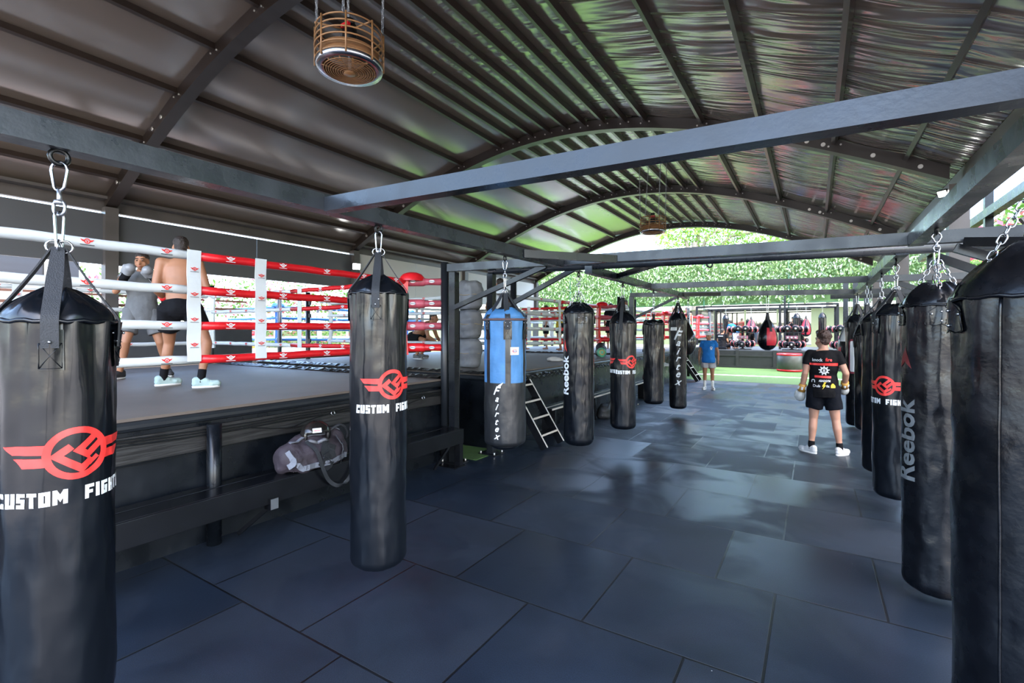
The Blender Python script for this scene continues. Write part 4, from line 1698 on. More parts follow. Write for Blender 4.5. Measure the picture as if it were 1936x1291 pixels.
for nm, pts, w, m in (('side_panel', [(0.3, -0.08, 0.03), (0.3, 0.0, 0.12), (0.2, 0.06, 0.24)], 0.16, M_DUFD),
                      ('side_panel', [(0.3, 0.22, 0.02), (0.3, 0.24, 0.12), (0.15, 0.2, 0.28)], 0.13, M_DUFD),
                      ('base_trim', [(0.3, -0.36, 0.03), (0.32, -0.2, 0.03), (0.32, 0, 0.03), (0.32, 0.2, 0.03), (0.28, 0.36, 0.05)], 0.05, M_DUFG),
                      ('end_trim', [(0.16, -0.42, 0.03), (0.2, -0.36, 0.12), (0.1, -0.36, 0.22)], 0.06, M_DUFG),
                      ('zip', [(0.05, -0.3, 0.3), (0.05, 0.0, 0.34), (0.02, 0.3, 0.32)], 0.03, M_DUFG)):
    sp = on_bag(smooth_path(pts, 8))
    c = Vector((0, 0, 0.1))
    sd = [(sp[min(i + 1, len(sp) - 1)] - sp[max(i - 1, 0)]).cross(p - c) for i, p in enumerate(sp)]
    MB().ribbon(sp, sd, w, 0.008).build(nm, m, duf)
MB().ribbon(smooth_path([(0.10, -0.16, 0.27), (0.20, -0.12, 0.18), (0.215, -0.06, 0.0), (0.20, 0.02, -0.13), (0.21, 0.12, -0.20), (0.20, 0.24, -0.18), (0.20, 0.33, -0.05), (0.18, 0.34, 0.08)], 8), (0.1, 1, 0.25), 0.035, 0.005).build('shoulder_strap', M_STRAP, duf)
MB().tube(smooth_path([(0.05, 0.12, 0.30), (0.09, 0.24, 0.36), (0.08, 0.34, 0.28), (0.05, 0.36, 0.2)], 6), 0.014, 8).build('carry_handle', M_DUFD, duf)

hg = thing('head_guard', 'black padded head guard with white label resting on the duffel bag', 'head guard', (-4.10, 2.93, 0.80), 0.0)
mb = MB()
n, m = 36, 20
vs, idx = [], {}
for i in range(m + 1):
    for k in range(n):
        th = PI * (0.06 + 0.80 * i / m)
        a = 2 * PI * k / n
        vs.append((0.115 * math.sin(th) * math.cos(a), 0.135 * math.sin(th) * math.sin(a), 0.125 * math.cos(th)))
fs = []
for i in range(m):
    for k in range(n):
        l = (k + 1) % n
        a = 2 * PI * (k + 0.5) / n
        a = (a + PI) % (2 * PI) - PI
        th = PI * (0.06 + 0.80 * (i + .5) / m)
        if abs(a + 0.45) < 0.72 and 0.42 * PI < th < 0.80 * PI:
            continue
        fs.append((i * n + k, i * n + l, (i + 1) * n + l, (i + 1) * n + k))
mb.add(vs, fs, 0, True)
o = mb.build('shell', M_GLOSS, hg)
md = o.modifiers.new('thick', 'SOLIDIFY')
md.thickness = 0.026
md.offset = 0
c, s = math.cos(-0.45), math.sin(-0.45)
MB().tube([(0.12 * c * 1.0 + 0.0, 0.14 * s, -0.055), (0.125 * c - 0.06 * s, 0.14 * s + 0.06 * c, -0.03), (0.08 * c - 0.1 * s, 0.1 * s + 0.1 * c, -0.05)], 0.018, 8).tube(
    [(0.12 * c, 0.14 * s, -0.055), (0.125 * c + 0.06 * s, 0.14 * s - 0.06 * c, -0.03), (0.08 * c + 0.1 * s, 0.1 * s - 0.1 * c, -0.05)], 0.018, 8).build('cheek_bar', M_CHROME if False else mat('grey_padding', (0.12, 0.12, 0.13), 0.4), hg)
mb = MB()
M = plane_at((0.134 * c * 0.86, 0.152 * s * 0.9 , 0.062), (-s, c, 0), (-0.42 * c, -0.42 * s, 0.9))
flat_mark(mb, poly([(-0.04, -0.022), (0.04, -0.022), (0.04, 0.022), (-0.04, 0.022)]), M, 0)
flat_mark(mb, text_shape('Fairtex', 0.022, bold=0.02, shear=0.3), M @ Matrix.Translation((0, 0, 0.002)), 1)
mb.build('label', [M_WHITE, M_RED], hg)

# ------------------------------------------------------------------ kit lying about by the second and third rings
def soft_bag(label, loc, size, m, rz=0, strap=None, cat='bag', seed=1):
    root = thing('gym_bag', label, cat, loc, rz)
    mb = MB()
    a, b, c = size
    mb.efr([((0, 0, 0), a * .42, b * .42), ((0, 0, c * .15), a * .5, b * .5), ((0, 0, c * .6), a * .46, b * .48), ((0, 0, c * .95), a * .25, b * .36)])
    link('body', remesh(mb, 0.018, 'bag_body', m, 5, 0.03, 5 + seed), root)
    MB().tube(smooth_path([(a * .3, -b * .25, c * .75), (a * .36, -b * .12, c * 1.12), (a * .3, b * .1, c * 1.12), (a * .3, b * .25, c * .75)], 6), 0.012, 6).build('handle', strap or M_DUFD, root)
    return root


r = soft_bag('black sports duffel with white tick mark on the floor under the bench', (-3.72, 9.6, 0.0), (0.32, 0.62, 0.30), M_DUFD, 0.1)
mb = MB()
M = plane_at((0.185, -0.06, 0.15), (0, 1, 0), (0, 0, 1))
flat_mark(mb, poly([(-0.075, 0.03), (-0.06, -0.008), (-0.03, -0.022), (0.10, 0.035), (-0.02, 0.004), (-0.05, 0.008)]), M)
mb.build('tick_mark', M_WHITE, r)
soft_bag('dusky pink rucksack on a pile of black kit at the end of the second bench', (-3.95, 13.55, 0.40), (0.35, 0.45, 0.48), mat('dusky_pink', (0.32, 0.12, 0.14), 0.7, var=0.2), 0.3, mat('pink_strap', (0.4, 0.15, 0.18), 0.7), seed=2)
soft_bag('large black kit bag on the floor under the pink rucksack', (-3.9, 13.5, 0.0), (0.6, 0.9, 0.42), M_DUFD, 0.1, seed=3)
soft_bag('black rucksack slumped on the edge of the second ring', (-5.0, 12.55, 1.145), (0.3, 0.5, 0.36), M_DUFD, 0.2, seed=4)
hm = thing('focus_mitt', 'round green and gold pad lying on the second ring deck', 'pad', (-4.58, 11.55, 1.145))
mb = MB().lathe([(0.001, -0.03), (0.1, -0.03), (0.125, 0), (0.12, 0.03), (0.08, 0.05), (0.001, 0.055)], 24, (0, 0, 0.125), 0, (0.6, -0.8, 0.15))
mb.lathe([(0.04, 0.05), (0.06, 0.058), (0.07, 0.05)], 20, (0, 0, 0.125), 1, (0.6, -0.8, 0.15), caps=False)
mb.build('pad', [mat('green_leather', (0.10, 0.38, 0.22), 0.4, var=0.4, vscale=14), mat('gold_trim', (0.55, 0.32, 0.08), 0.4)], hm)
cl = MB()
cl.efr([((0, 0, 0), .2, .1), ((0, 0, .05), .2, .11), ((0.02, 0, 0.09), .1, .06)])
o = link('towel', remesh(cl, 0.016, 'towel', mat('white_towel', (0.7, 0.68, 0.65), 0.9, bump=0.4, bscale=90), 3, 0.03, 9), None, (-4.9, 9.6, 1.145))
tag(o, 'crumpled white towel on the edge of the second ring beside the lettered bag', 'towel')

# ------------------------------------------------------------------ truss upright and wrapped bundles between the two rings
tr = thing('ladder_truss', 'slim black ladder truss standing on the turf strip between the two rings', 'truss', (-4.62, 5.72, 0.008))
for dx in (-0.07, 0.07):
    MB().cyl((dx, 0, 0), (dx, 0, 2.1), 0.014, 10).build('chord', M_DARKMETAL, tr)
mb = MB()
for k in range(14):
    z = 0.1 + k * 0.15
    mb.tube([(-0.07, 0, z), (0.07, 0, z + (0.0 if k % 3 else 0.15))], 0.008, 6)
mb.build('lacing', M_DARKMETAL, tr)
M_WRAP = mat('grey_wrap', (0.16, 0.165, 0.18), 0.5, var=0.2, vscale=5, bump=0.5, bscale=8)
for k in range(3):
    mb = MB()
    mb.efr([((0, 0, 0.0), .20, .17), ((0, 0, .05), .25, .2), ((0.01, 0, .28), .26, .21), ((0, 0, .48), .24, .19), ((0, 0, .53), .16, .13)])
    o = link('padded_bundle', remesh(mb, 0.02, 'bundle', M_WRAP, 4, 0.035, 5 + k), None, (-5.42 + .01 * k, 7.1, 1.15 + 0.53 * k))
    tag(o, ['lowest', 'middle', 'topmost'][k] + ' grey wrapped bundle of the stack seen between the two frame posts', 'bundle', 'grey bundles stacked by the second ring')
    MB().tube([(.262 * math.cos(2 * PI * q / 30), .215 * math.sin(2 * PI * q / 30), .26 + .01 * math.sin(q)) for q in range(30)], .008, 5, True).build('cord', mat('tan_cord', (.3, .24, .16), .8), o)

# ------------------------------------------------------------------ people
M_SKINS = {
    'tan': mat('skin_tan', (0.36, 0.165, 0.09), 0.5, var=0.10, vscale=7, spec=0.4),
    'fair': mat('skin_fair', (0.46, 0.24, 0.165), 0.5, var=0.10, vscale=7, spec=0.4),
}
M_HAIRS = {'dark': mat('dark_hair', (0.02, 0.013, 0.010), 0.55, bump=0.6, bscale=90),
           'brown': mat('brown_hair', (0.045, 0.022, 0.016), 0.5, bump=0.6, bscale=90),
           'blond': mat('blond_hair', (0.45, 0.26, 0.10), 0.55, bump=0.6, bscale=90),
           'grey': mat('grey_hair', (0.35, 0.33, 0.31), 0.6, bump=0.6, bscale=90)}
M_EYE = mat('eye_dark', (0.02, 0.015, 0.012), 0.2)
M_LIP = mat('lips', (0.38, 0.12, 0.09), 0.5)
M_SOLE = mat('white_sole', (0.7, 0.7, 0.7), 0.6)


def cloth(name, c):
    return mat('cloth_' + name, c, 0.8, var=0.12, vscale=9, bump=0.35, bscale=22, spec=0.15)


C_BLACK = cloth('black', (0.005, 0.005, 0.0065))
C_GREY = cloth('grey', (0.14, 0.145, 0.15))
C_BLUE = cloth('blue', (0.02, 0.17, 0.52))
C_PALE = cloth('pale_grey', (0.48, 0.47, 0.49))
C_WHITE = cloth('white', (0.72, 0.72, 0.72))
C_NAVY = cloth('navy', (0.004, 0.005, 0.009))

STAND = dict(pel=(0, 0, .95), che=(0, 0, 1.27), nek=(0, -.02, 1.50), hed=(0, .02, 1.63),
             shL=(-.172, -.01, 1.44), elL=(-.225, -.03, 1.16), wrL=(-.24, .04, .91),
             shR=(.172, -.01, 1.44), elR=(.225, -.03, 1.16), wrR=(.24, .04, .91),
             hiL=(-.095, 0, .92), knL=(-.105, .02, .50), anL=(-.11, -.02, .09),
             hiR=(.095, 0, .92), knR=(.105, .02, .50), anR=(.11, -.02, .09),
             toL=(-.25, 1), toR=(.25, 1))


def person(label, loc, rz, pose, scale=1.0, skin='tan', hair='dark', hair_style='short', head_yaw=0.0, head_pitch=0.0,
           shirt=None, sleeve=0.5, shorts=C_BLACK, short_len=0.72, shoes=None, socks=None, gloves=None, vox=0.012, belly=0.0, beard=False,
           trousers=False, cap=None, barefoot=False):
    J = {k: Vector(v) for k, v in {**STAND, **pose}.items()}
    root = thing('person', label, 'person', loc, rz)
    root.scale = (scale,) * 3
    sk = M_SKINS[skin]
    side = (J['shR'] - J['shL']).normalized()
    upv = (J['nek'] - J['pel']).normalized()
    side = (side - upv * side.dot(upv)).normalized()
    fwd = upv.cross(side).normalized()
    RT = Matrix((side, fwd, upv)).transposed()

    def spine(t):
        if t < 0.58:
            return J['pel'] + (J['che'] - J['pel']) * (t / 0.58)
        return J['che'] + (J['nek'] - J['che']) * ((t - 0.58) / 0.42)
    TOR = [(-.16, .150, .105), (-.02, .165, .118), (.15, .150, .108 + belly), (.35, .150, .108 + belly), (.58, .172, .122), (.80, .178, .112), (.93, .13, .09), (1.0, .07, .065)]
    mb = MB()
    mb.efr([(spine(t) + fwd * (belly * .5 if 0 < t < .5 else 0), a, b) for t, a, b in TOR], RT)
    for s in 'LR':
        sg = -1 if s == 'L' else 1
        sh, el, wr = J['sh' + s], J['el' + s], J['wr' + s]
        mb.cap(spine(.86) + side * sg * .06, .068, sh, .058)
        mb.cap(sh, .056, sh + (el - sh) * .5, .050).cap(sh + (el - sh) * .5, .050, el, .042)
        mb.cap(el, .043, el + (wr - el) * .35, .042).cap(el + (wr - el) * .35, .042, wr, .029)
        hi, kn, an = J['hi' + s], J['kn' + s], J['an' + s]
        mb.cap(hi, .098, hi + (kn - hi) * .5, .078).cap(hi + (kn - hi) * .5, .078, kn, .056)
        d = (an - kn)
        back = Vector((0, -1, 0)) * .018
        mb.cap(kn, .054, kn + d * .32 + back, .056).cap(kn + d * .32 + back, .056, kn + d * .7, .040).cap(kn + d * .7, .040, an, .036)
        to = Vector((*J['to' + s][:2], 0)).normalized()
        mb.cap(an - to * .03 + Vector((0, 0, -.05)), .034, an + to * .15 + Vector((0, 0, -.06)), .028)
        if not gloves:
            f = (wr - el).normalized()
            palm_n = (side * sg).normalized()
            w = f.cross(palm_n).normalized()
            pc = wr + f * .05
            PR = Matrix((w, palm_n, f)).transposed()
            mb.ell(pc, (.040, .017, .055), PR)
            for q, (o, ln) in enumerate(((-.028, .065), (-.010, .075), (.009, .070), (.027, .055))):
                a = pc + w * o + f * .045
                b = a + f * ln * .5 - palm_n * .006
                c = a + f * ln * .9 - palm_n * .026
                mb.cap(a, .0095, b, .009).cap(b, .009, c, .0078)
            th = pc + w * (-.034 if w.dot(Vector((0, 1, 0))) < 0 else .034)
            td = (th - pc).normalized()
            mb.cap(pc + td * .02 - f * .02, .013, th + td * .012 + f * .012, .011).cap(th + td * .012 + f * .012, .011, th + td * .016 + f * .045 - palm_n * .01, .009)
    # head
    HR = (Matrix.Rotation(head_yaw, 3, 'Z') @ Matrix.Rotation(head_pitch, 3, 'X'))
    H = J['hed']
    hp = lambda p: H + HR @ Vector(p)
    mb.cap(J['nek'] - upv * .05, .066, hp((0, -.02, -.06)), .055)
    mb.ell(hp((0, -.012, .025)), (.074, .096, .092), HR)
    mb.ell(hp((0, .030, -.04)), (.060, .064, .085), HR)
    mb.ell(hp((0, .045, -.092)), (.038, .038, .030), HR)
    mb.cap(hp((0, .090, .0)), .010, hp((0, .108, -.04)), .015)
    mb.cap(hp((-.042, .072, .022)), .012, hp((.042, .072, .022)), .012)
    mb.ell(hp((0, .088, -.073)), (.026, .012, .012), HR)
    for sg in (-1, 1):
        mb.ell(hp((sg * .076, -.008, -.015)), (.011, .023, .032), HR)
        mb.ell(hp((sg * .045, .055, -.045)), (.022, .025, .03), HR)
    body = link('body', remesh(mb, vox, 'body', sk, 4), root)
    e = MB()
    for sg in (-1, 1):
        MB().ell(hp((sg * .031, .086, .002)), (.014, .008, .007), HR, 10).build('eye', M_EYE, root)
        MB().tube([hp((sg * .014, .096, .024)), hp((sg * .032, .094, .030)), hp((sg * .050, .082, .024))], .005, 6).build('eyebrow', M_HAIRS.get(hair, M_HAIRS['dark']), root)
    MB().ell(hp((0, .099, -.073)), (.022, .006, .007), HR, 10).build('mouth', M_LIP, root)
    # hair
    if hair_style != 'none':
        hb = MB()
        hb.ell(hp((0, -.022, .052)), (.079, .098, .078), HR)
        hb.ell(hp((0, -.062, .0)), (.068, .05, .075), HR)
        if hair_style == 'quiff':
            hb.ell(hp((0, -.03, .075)), (.086, .10, .075), HR).ell(hp((0, .03, .11)), (.07, .065, .04), HR).ell(hp((.02, -.03, .118)), (.06, .07, .03), HR).ell(hp((-.03, -.08, .07)), (.05, .05, .05), HR).ell(hp((.035, -.085, .06)), (.045, .04, .05), HR)
        if hair_style == 'long':
            hb.ell(hp((0, -.07, -.08)), (.06, .045, .10), HR)
        link('hair', remesh(hb, .009, 'hair', M_HAIRS[hair], 3, .012 if hair_style == 'quiff' else .006, 38), root)
    if beard:
        hb = MB().ell(hp((0, .05, -.095)), (.05, .048, .036), HR).cap(hp((-.062, .02, -.05)), .018, hp((-.04, .06, -.09)), .02).cap(hp((.062, .02, -.05)), .018, hp((.04, .06, -.09)), .02)
        link('beard', remesh(hb, .009, 'beard', M_HAIRS['dark'], 3), root)
    if cap is not None:
        cb = MB().efr([(hp((0, -.005, .030)), .088, .112), (hp((0, -.01, .075)), .086, .108), (hp((0, -.01, .118)), .06, .08), (hp((0, -.01, .132)), .02, .03)], HR)
        link('cap', remesh(cb, .009, 'cap', cap, 3), root)
    # shirt
    shirt_o = None
    if shirt is not None:
        sb = MB()
        rings = [(-.24, .192, .158 + belly * .8), (-.05, .198, .160 + belly), (.10, .186, .148 + belly)] + [(t, a + .02, b + .022) for t, a, b in TOR[3:6]] + [(.93, .145, .105), (.99, .085, .08)]
        sb.efr([(spine(t) + fwd * (belly * .5 if t < .5 else 0), a, b) for t, a, b in rings], RT)
        for s in 'LR':
            sg = -1 if s == 'L' else 1
            sh, el = J['sh' + s], J['el' + s]
            sb.cap(spine(.86) + side * sg * .05, .082, sh, .064)
            if sleeve:
                ax = (el - sh).normalized()
                x, y, d = _frame(ax)
                RA = Matrix((x, y, d)).transposed()
                sb.efr([(sh, .064, .064), (sh + (el - sh) * sleeve, .068, .068), (sh + (el - sh) * (sleeve + .03), .066, .066)], RA)
        shirt_o = link('shirt', remesh(sb, vox, 'shirt', shirt, 3, .012, 11), root)
    if shorts is not None:
        sb = MB()
        sb.efr([(spine(-.20), .165, .130), (spine(-.05), .186, .146 + belly * .7), (spine(.06), .180, .138 + belly), (spine(.15), .168, .126 + belly)], RT)
        sb.ell(J['pel'] - fwd * .03 - upv * .03, (.165, .125, .13), RT)
        for s in 'LR':
            hi, kn, an = J['hi' + s], J['kn' + s], J['an' + s]
            ax = (kn - hi).normalized()
            x, y, d = _frame(ax, (0, 1, 0) if abs(ax.y) < .8 else (0, 0, 1))
            RA = Matrix((x, y, d)).transposed()
            if trousers:
                sb.cap(hi, .108, kn, .075).cap(kn, .074, an + Vector((0, 0, .03)), .056)
            else:
                sb.cap(hi, .114, hi + (kn - hi) * .3, .108).efr([(hi - ax * .02, .118, .122), (hi + (kn - hi) * .4, .110, .114), (hi + (kn - hi) * short_len, .108, .112)], RA)
        link('trousers' if trousers else 'shorts', remesh(sb, vox, 'shorts', shorts, 3, .014, 9), root)
    for s in 'LR':
        an, kn = J['an' + s], J['kn' + s]
        to = Vector((*J['to' + s][:2], 0)).normalized()
        if socks is not None:
            d = (kn - an).normalized()
            mbk = MB().cap(an + Vector((0, 0, -.02)), .041, an + d * socks[1], .042)
            mbk.build('sock', socks[0], root)
        if shoes is not None:
            g = an.z - .09
            sb = MB()
            a = Vector((an.x, an.y, g)) - to * .045
            sb.cap(a + Vector((0, 0, .05)), .042, a + to * .2 + Vector((0, 0, .042)), .040)
            sb.cap(a + Vector((0, 0, .085)), .040, a + to * .09 + Vector((0, 0, .07)), .042)
            w = Vector((-to.y, to.x, 0))
            sb.cap(a + to * .16 + w * .014 + Vector((0, 0, .04)), .036, a + to * .16 - w * .014 + Vector((0, 0, .04)), .036)
            so = link('shoe', remesh(sb, .010, 'shoe', shoes, 3), root)
            RS = Matrix((w, to, Vector((0, 0, 1)))).transposed()
            MB().efr([(a + to * .095 + Vector((0, 0, .0)), .050, .132), (a + to * .095 + Vector((0, 0, .022)), .053, .136)], RS).build('sole', M_SOLE, so)
        if gloves:
            el, wr = J['el' + s], J['wr' + s]
            f = (wr - el).normalized()
            x, y, d = _frame(f, fwd if abs(f.dot(fwd)) < .9 else upv)
            RA = Matrix((x, y, d)).transposed()
            gb = MB()
            gb.ell(wr + f * .10, (.066, .058, .085), RA).ell(wr + f * .135 + y * .012, (.064, .062, .062), RA).efr([(wr - f * .02, .046, .046), (wr + f * .06, .05, .05)], RA)
            gb.cap(wr + f * .05 + x * .055, .026, wr + f * .125 + x * .062, .024)
            go = link('boxing_glove', remesh(gb, .010, 'glove', gloves[0], 4), root)
            MB().efr([(wr - f * .085, .048, .048), (wr - f * .04, .050, .050), (wr + f * .03, .052, .052)], RA).build('cuff', gloves[1], go)
            if len(gloves) > 2:
                q = wr - f * .03
                MB().ribbon([q - x * .053 - y * .02, q - y * .054, q + x * .053 - y * .02], -f, .045, .006).build('wrist_strap', gloves[2], go)
    return root, shirt_o, J


# the two men sparring in the near ring
M_GLW = mat('white_glove_leather', (0.55, 0.55, 0.53), 0.35, bump=0.1, bscale=12)
M_GLG = mat('grey_glove_leather', (0.24, 0.25, 0.27), 0.35)
M_GOLD = mat('gold_leather', (0.55, 0.27, 0.05), 0.4)
M_TEALSHOE = mat('pale_teal_knit', (0.34, 0.46, 0.45), 0.7, var=0.35, vscale=5, bump=0.3, bscale=90)
M_BLACKSHOE = mat('black_knit', (0.02, 0.02, 0.022), 0.7)
M_WHITESHOE = mat('white_knit', (0.58, 0.58, 0.58), 0.6, bump=0.2, bscale=60)
person('bare-backed man in black shorts and pale teal trainers sparring in the near ring', (-6.42, 2.74, 1.14), math.radians(67),
       dict(pel=(0.02, 0, .90), che=(.01, .02, 1.22), nek=(0, .05, 1.45), hed=(0.01, .09, 1.585),
            shL=(-.172, .03, 1.395), elL=(-.225, .0, 1.10), wrL=(-.13, .20, .99), shR=(.175, 0, 1.40), elR=(.255, -.06, 1.11), wrR=(.16, .17, 1.08),
            hiL=(-.10, .02, .87), knL=(-.10, .17, .50), anL=(-.16, .24, .09), hiR=(.11, -.02, .87), knR=(.25, -.16, .49), anR=(.19, -.24, .09),
            toL=(.85, .3), toR=(1, -.1)), 1.06, 'tan', 'dark', shoes=M_TEALSHOE, socks=(C_BLACK, .10), short_len=.62,
       gloves=(M_GLW, M_REDV, M_BLACKP), vox=.011)
person('young man in grey shirt and shorts guarding his face with a grey glove', (-8.16, 3.0, 1.14), math.radians(-113),
       dict(pel=(0, 0, .92), che=(0, .03, 1.25), nek=(0, .05, 1.47), hed=(0, .09, 1.60),
            elR=(.27, .16, 1.17), wrR=(.16, .30, 1.37), elL=(-.27, .14, 1.16), wrL=(-.13, .32, 1.36),
            hiL=(-.10, 0, .9), knL=(-.20, .06, .49), anL=(-.29, -.12, .09), hiR=(.10, 0, .9), knR=(.17, .14, .50), anR=(.24, .06, .09), toR=(.6, .8), toL=(-.2, 1)),
       1.04, 'tan', 'dark', shirt=C_GREY, sleeve=.32, shorts=C_GREY, shoes=M_BLACKSHOE, gloves=(M_GLG, C_BLACK, M_WHITE), vox=.011, head_pitch=-.1, head_yaw=-.25)

# man with white and gold gloves seen from behind
pm, sh, J = person('man from behind in black printed shirt and black shorts with white and gold gloves', (0.115, 8.46, 0), 0.02,
                   dict(hed=(-.01, .02, 1.635), shL=(-.168, -.01, 1.43), elL=(-.225, -.05, 1.15), wrL=(-.265, .02, .91), shR=(.168, -.01, 1.43), elR=(.265, -.06, 1.17), wrR=(.26, .13, .98),
                        knL=(-.12, .0, .50), anL=(-.15, -.06, .09), knR=(.15, .0, .50), anR=(.20, -.02, .09), toL=(-.75, .6), toR=(.55, .8)), 1.025, 'fair', 'brown', 'quiff', head_yaw=.55,
                   shirt=C_BLACK, sleeve=.52, shorts=C_NAVY, short_len=.66, shoes=M_WHITESHOE, socks=(C_BLACK, .07), gloves=(M_GLW, M_GOLD, M_WHITE), vox=.010)
# print on the back of the shirt
bvh = BVHTree.FromPolygons([v.co.copy() for v in sh.data.vertices], [tuple(p.vertices) for p in sh.data.polygons])


def back_print(shape, x, z, m, nm, maxlen=0.02):
    v, f = refine(shape, maxlen)
    out = []
    for a, b in v:
        h = bvh.ray_cast(Vector((x + a, -1, z + b)), Vector((0, 1, 0)))
        out.append((x + a, (h[0].y if h[0] else -.12) - .003, z + b))
    o = MB().add(out, f).build(nm, m, sh)


M_YEL = mat('yellow_print', (0.85, 0.62, 0.04), 0.5)
TX = lambda s, k, **q: text_shape(s, k, **q)
back_print(TX('knock', .062, bold=.02, sx=.8), -.075, 1.355, M_WHITE, 'lettering')
back_print(TX('fire', .066, bold=.02, sx=.9), .06, 1.36, M_RED, 'lettering')
back_print(join(poly([(-.17, -.016), (.17, -.022), (.17, .018), (-.17, .012)])), 0, 1.295, M_RED, 'lettering_band')
back_print(join(annulus(.028, .048, n=30), *[xf(poly([(-.009, .045), (.009, .045), (.005, .068), (-.005, .068)]), rot=2 * PI * k / 9) for k in range(9)], TX('8', .06, bold=.02)), .005, 1.205, M_WHITE, 'crest')
back_print(poly([(-.10, -.013), (.10, -.018), (.10, .013), (-.10, .017)]), -.01, 1.115, M_RED, 'lettering_band')
back_print(join(annulus(.010, .022, .2, PI - .2 + 0.0, 12), poly([(-.022, -.024), (-.012, -.024), (-.012, .004), (-.022, .004)]), poly([(.012, -.024), (.022, -.024), (.022, .004), (.012, .004)])), -.125, 1.055, M_WHITE, 'crest')
back_print(TX('ABADGYM', .042, bold=.03, sx=.7), .01, 1.058, M_WHITE, 'lettering')
back_print(TX('Dub', .052, bold=.01), -.085, .985, M_WHITE, 'lettering')
back_print(poly([(.008, .055), (.03, .055), (.012, .012), (.03, .012), (-.018, -.05), (-.002, -.008), (-.02, -.008)]), .0, .985, M_YEL, 'flash')
back_print(TX('fit', .046, bold=.01), .05, .985, M_WHITE, 'lettering')
back_print(poly([(-.02, -.028), (.035, -.028), (.035, .0), (.012, .032), (-.006, .032), (-.02, .005)]), .105, .99, M_YEL, 'crest')

# man in blue
pb, sb_, J = person('heavy-set man in bright blue shirt, pale shorts and white cap standing by the turf', (-2.78, 15.9, 0), math.radians(188),
                    dict(elL=(-.26, -.02, 1.15), wrL=(-.27, .05, .90), elR=(.26, -.02, 1.15), wrR=(.27, .05, .90)), 1.02, 'tan', 'grey', 'none', head_yaw=-.35, shirt=C_BLUE, shorts=C_PALE,
                    short_len=.62, shoes=M_WHITESHOE, socks=(C_WHITE, .18), vox=.013, belly=.05, cap=C_WHITE)
bvh2 = BVHTree.FromPolygons([v.co.copy() for v in sb_.data.vertices], [tuple(p.vertices) for p in sb_.data.polygons])
v, f = refine(join(annulus(.018, .036, n=16), poly([(-.03, -.06), (.03, -.06), (.012, -.03), (-.012, -.03)])), .02)
out = []
for a, b in v:
    h = bvh2.ray_cast(Vector((-.08 - a, 1, 1.28 + b)), Vector((0, -1, 0)))
    out.append((-.08 - a, (h[0].y if h[0] else .12) + .004, 1.28 + b))
MB().add(out, [tuple(q) for q in f]).build('crest', M_WHITE, sb_)

SIT = dict(pel=(0, 0, .06), che=(0, .04, .38), nek=(0, .05, .60), hed=(0, .09, .73), shL=(-.185, .05, .55), elL=(-.24, .08, .27), wrL=(-.16, .28, .16),
           shR=(.185, .05, .55), elR=(.24, .08, .27), wrR=(.16, .28, .16), hiL=(-.095, .02, .05), knL=(-.12, .44, .06), anL=(-.12, .44, -.36), hiR=(.095, .02, .05), knR=(.12, .44, .06), anR=(.12, .44, -.36))
person('bearded dark-haired man in black sitting on the third ring edge between two bags', (-4.62, 15.75, 1.16), math.radians(-100), {**SIT}, 1.05, 'tan', 'dark', shirt=C_BLACK, shorts=C_BLACK, beard=True, vox=.014, shoes=M_WHITESHOE)
CROUCH = dict(pel=(0, -.10, .50), che=(0, .16, .70), nek=(0, .33, .84), hed=(0, .42, .95), shL=(-.18, .30, .78), elL=(-.22, .38, .52), wrL=(-.10, .52, .40),
              shR=(.18, .30, .78), elR=(.22, .38, .52), wrR=(.10, .52, .40), hiL=(-.10, -.1, .48), knL=(-.16, .26, .46), anL=(-.15, .0, .09), hiR=(.10, -.1, .48), knR=(.2, .26, .44), anR=(.26, .1, .09))
person('crouching shirtless man in black shorts behind the red corner of the near ring', (-8.25, 8.75, 1.14), math.radians(-75), CROUCH, 1.05, 'tan', 'dark', shorts=C_BLACK, shoes=mat('grey_knit', (0.12, 0.12, 0.12), .7), vox=.014)
GUARD = dict(elL=(-.26, .14, 1.15), wrL=(-.12, .3, 1.33), elR=(.26, .14, 1.15), wrR=(.12, .3, 1.33), anL=(-.2, .12, .09), anR=(.22, -.14, .09), knL=(-.15, .14, .5), knR=(.16, 0, .5))
person('shirtless man in the second ring behind the blue bag straps', (-5.62, 8.45, 1.14), math.radians(40), GUARD, 1.02, 'tan', 'dark', shorts=C_BLACK, vox=.013, gloves=(M_GLW, C_BLACK))
person('man in black sleeveless top standing in the third ring', (-5.5, 16.1, 1.14), math.radians(-150), {}, 1.0, 'tan', 'dark', shirt=C_BLACK, sleeve=0, vox=.016)
person('fair-haired boy in dark shirt in the third ring', (-9.1, 15.4, 1.14), math.radians(-70), {}, 0.88, 'fair', 'blond', shirt=cloth('dark_mauve', (0.05, .03, .06)), shorts=C_GREY, vox=.016)
person('red-haired woman in pale top seen between white ropes of the third ring', (-8.5, 15.9, 1.14), math.radians(120), {}, 0.94, 'fair', 'brown', 'long', shirt=C_WHITE, shorts=C_NAVY, vox=.016)
person('man in yellow top and black shorts training in the third ring', (-7.6, 15.3, 1.14), math.radians(150), GUARD, 0.98, 'tan', 'dark', shirt=cloth('yellow', (.6, .4, .03)), vox=.016, gloves=(M_REDV, C_WHITE))
person('man in navy shirt with back turned in the third ring', (-6.6, 17.6, 1.14), math.radians(20), {}, 1.0, 'tan', 'dark', shirt=C_NAVY, vox=.016)
person('grey-haired man in grey vest and headphones in the farthest ring', (-5.3, 21.9, 1.14), math.radians(-150), {}, 1.03, 'fair', 'grey', shirt=C_GREY, sleeve=0, vox=.016)
person('shirtless man resting on the red corner of the farthest ring', (-5.05, 23.4, 1.14), math.radians(-150), {}, 1.03, 'tan', 'dark', shorts=cloth('green', (.03, .3, .06)), vox=.016)

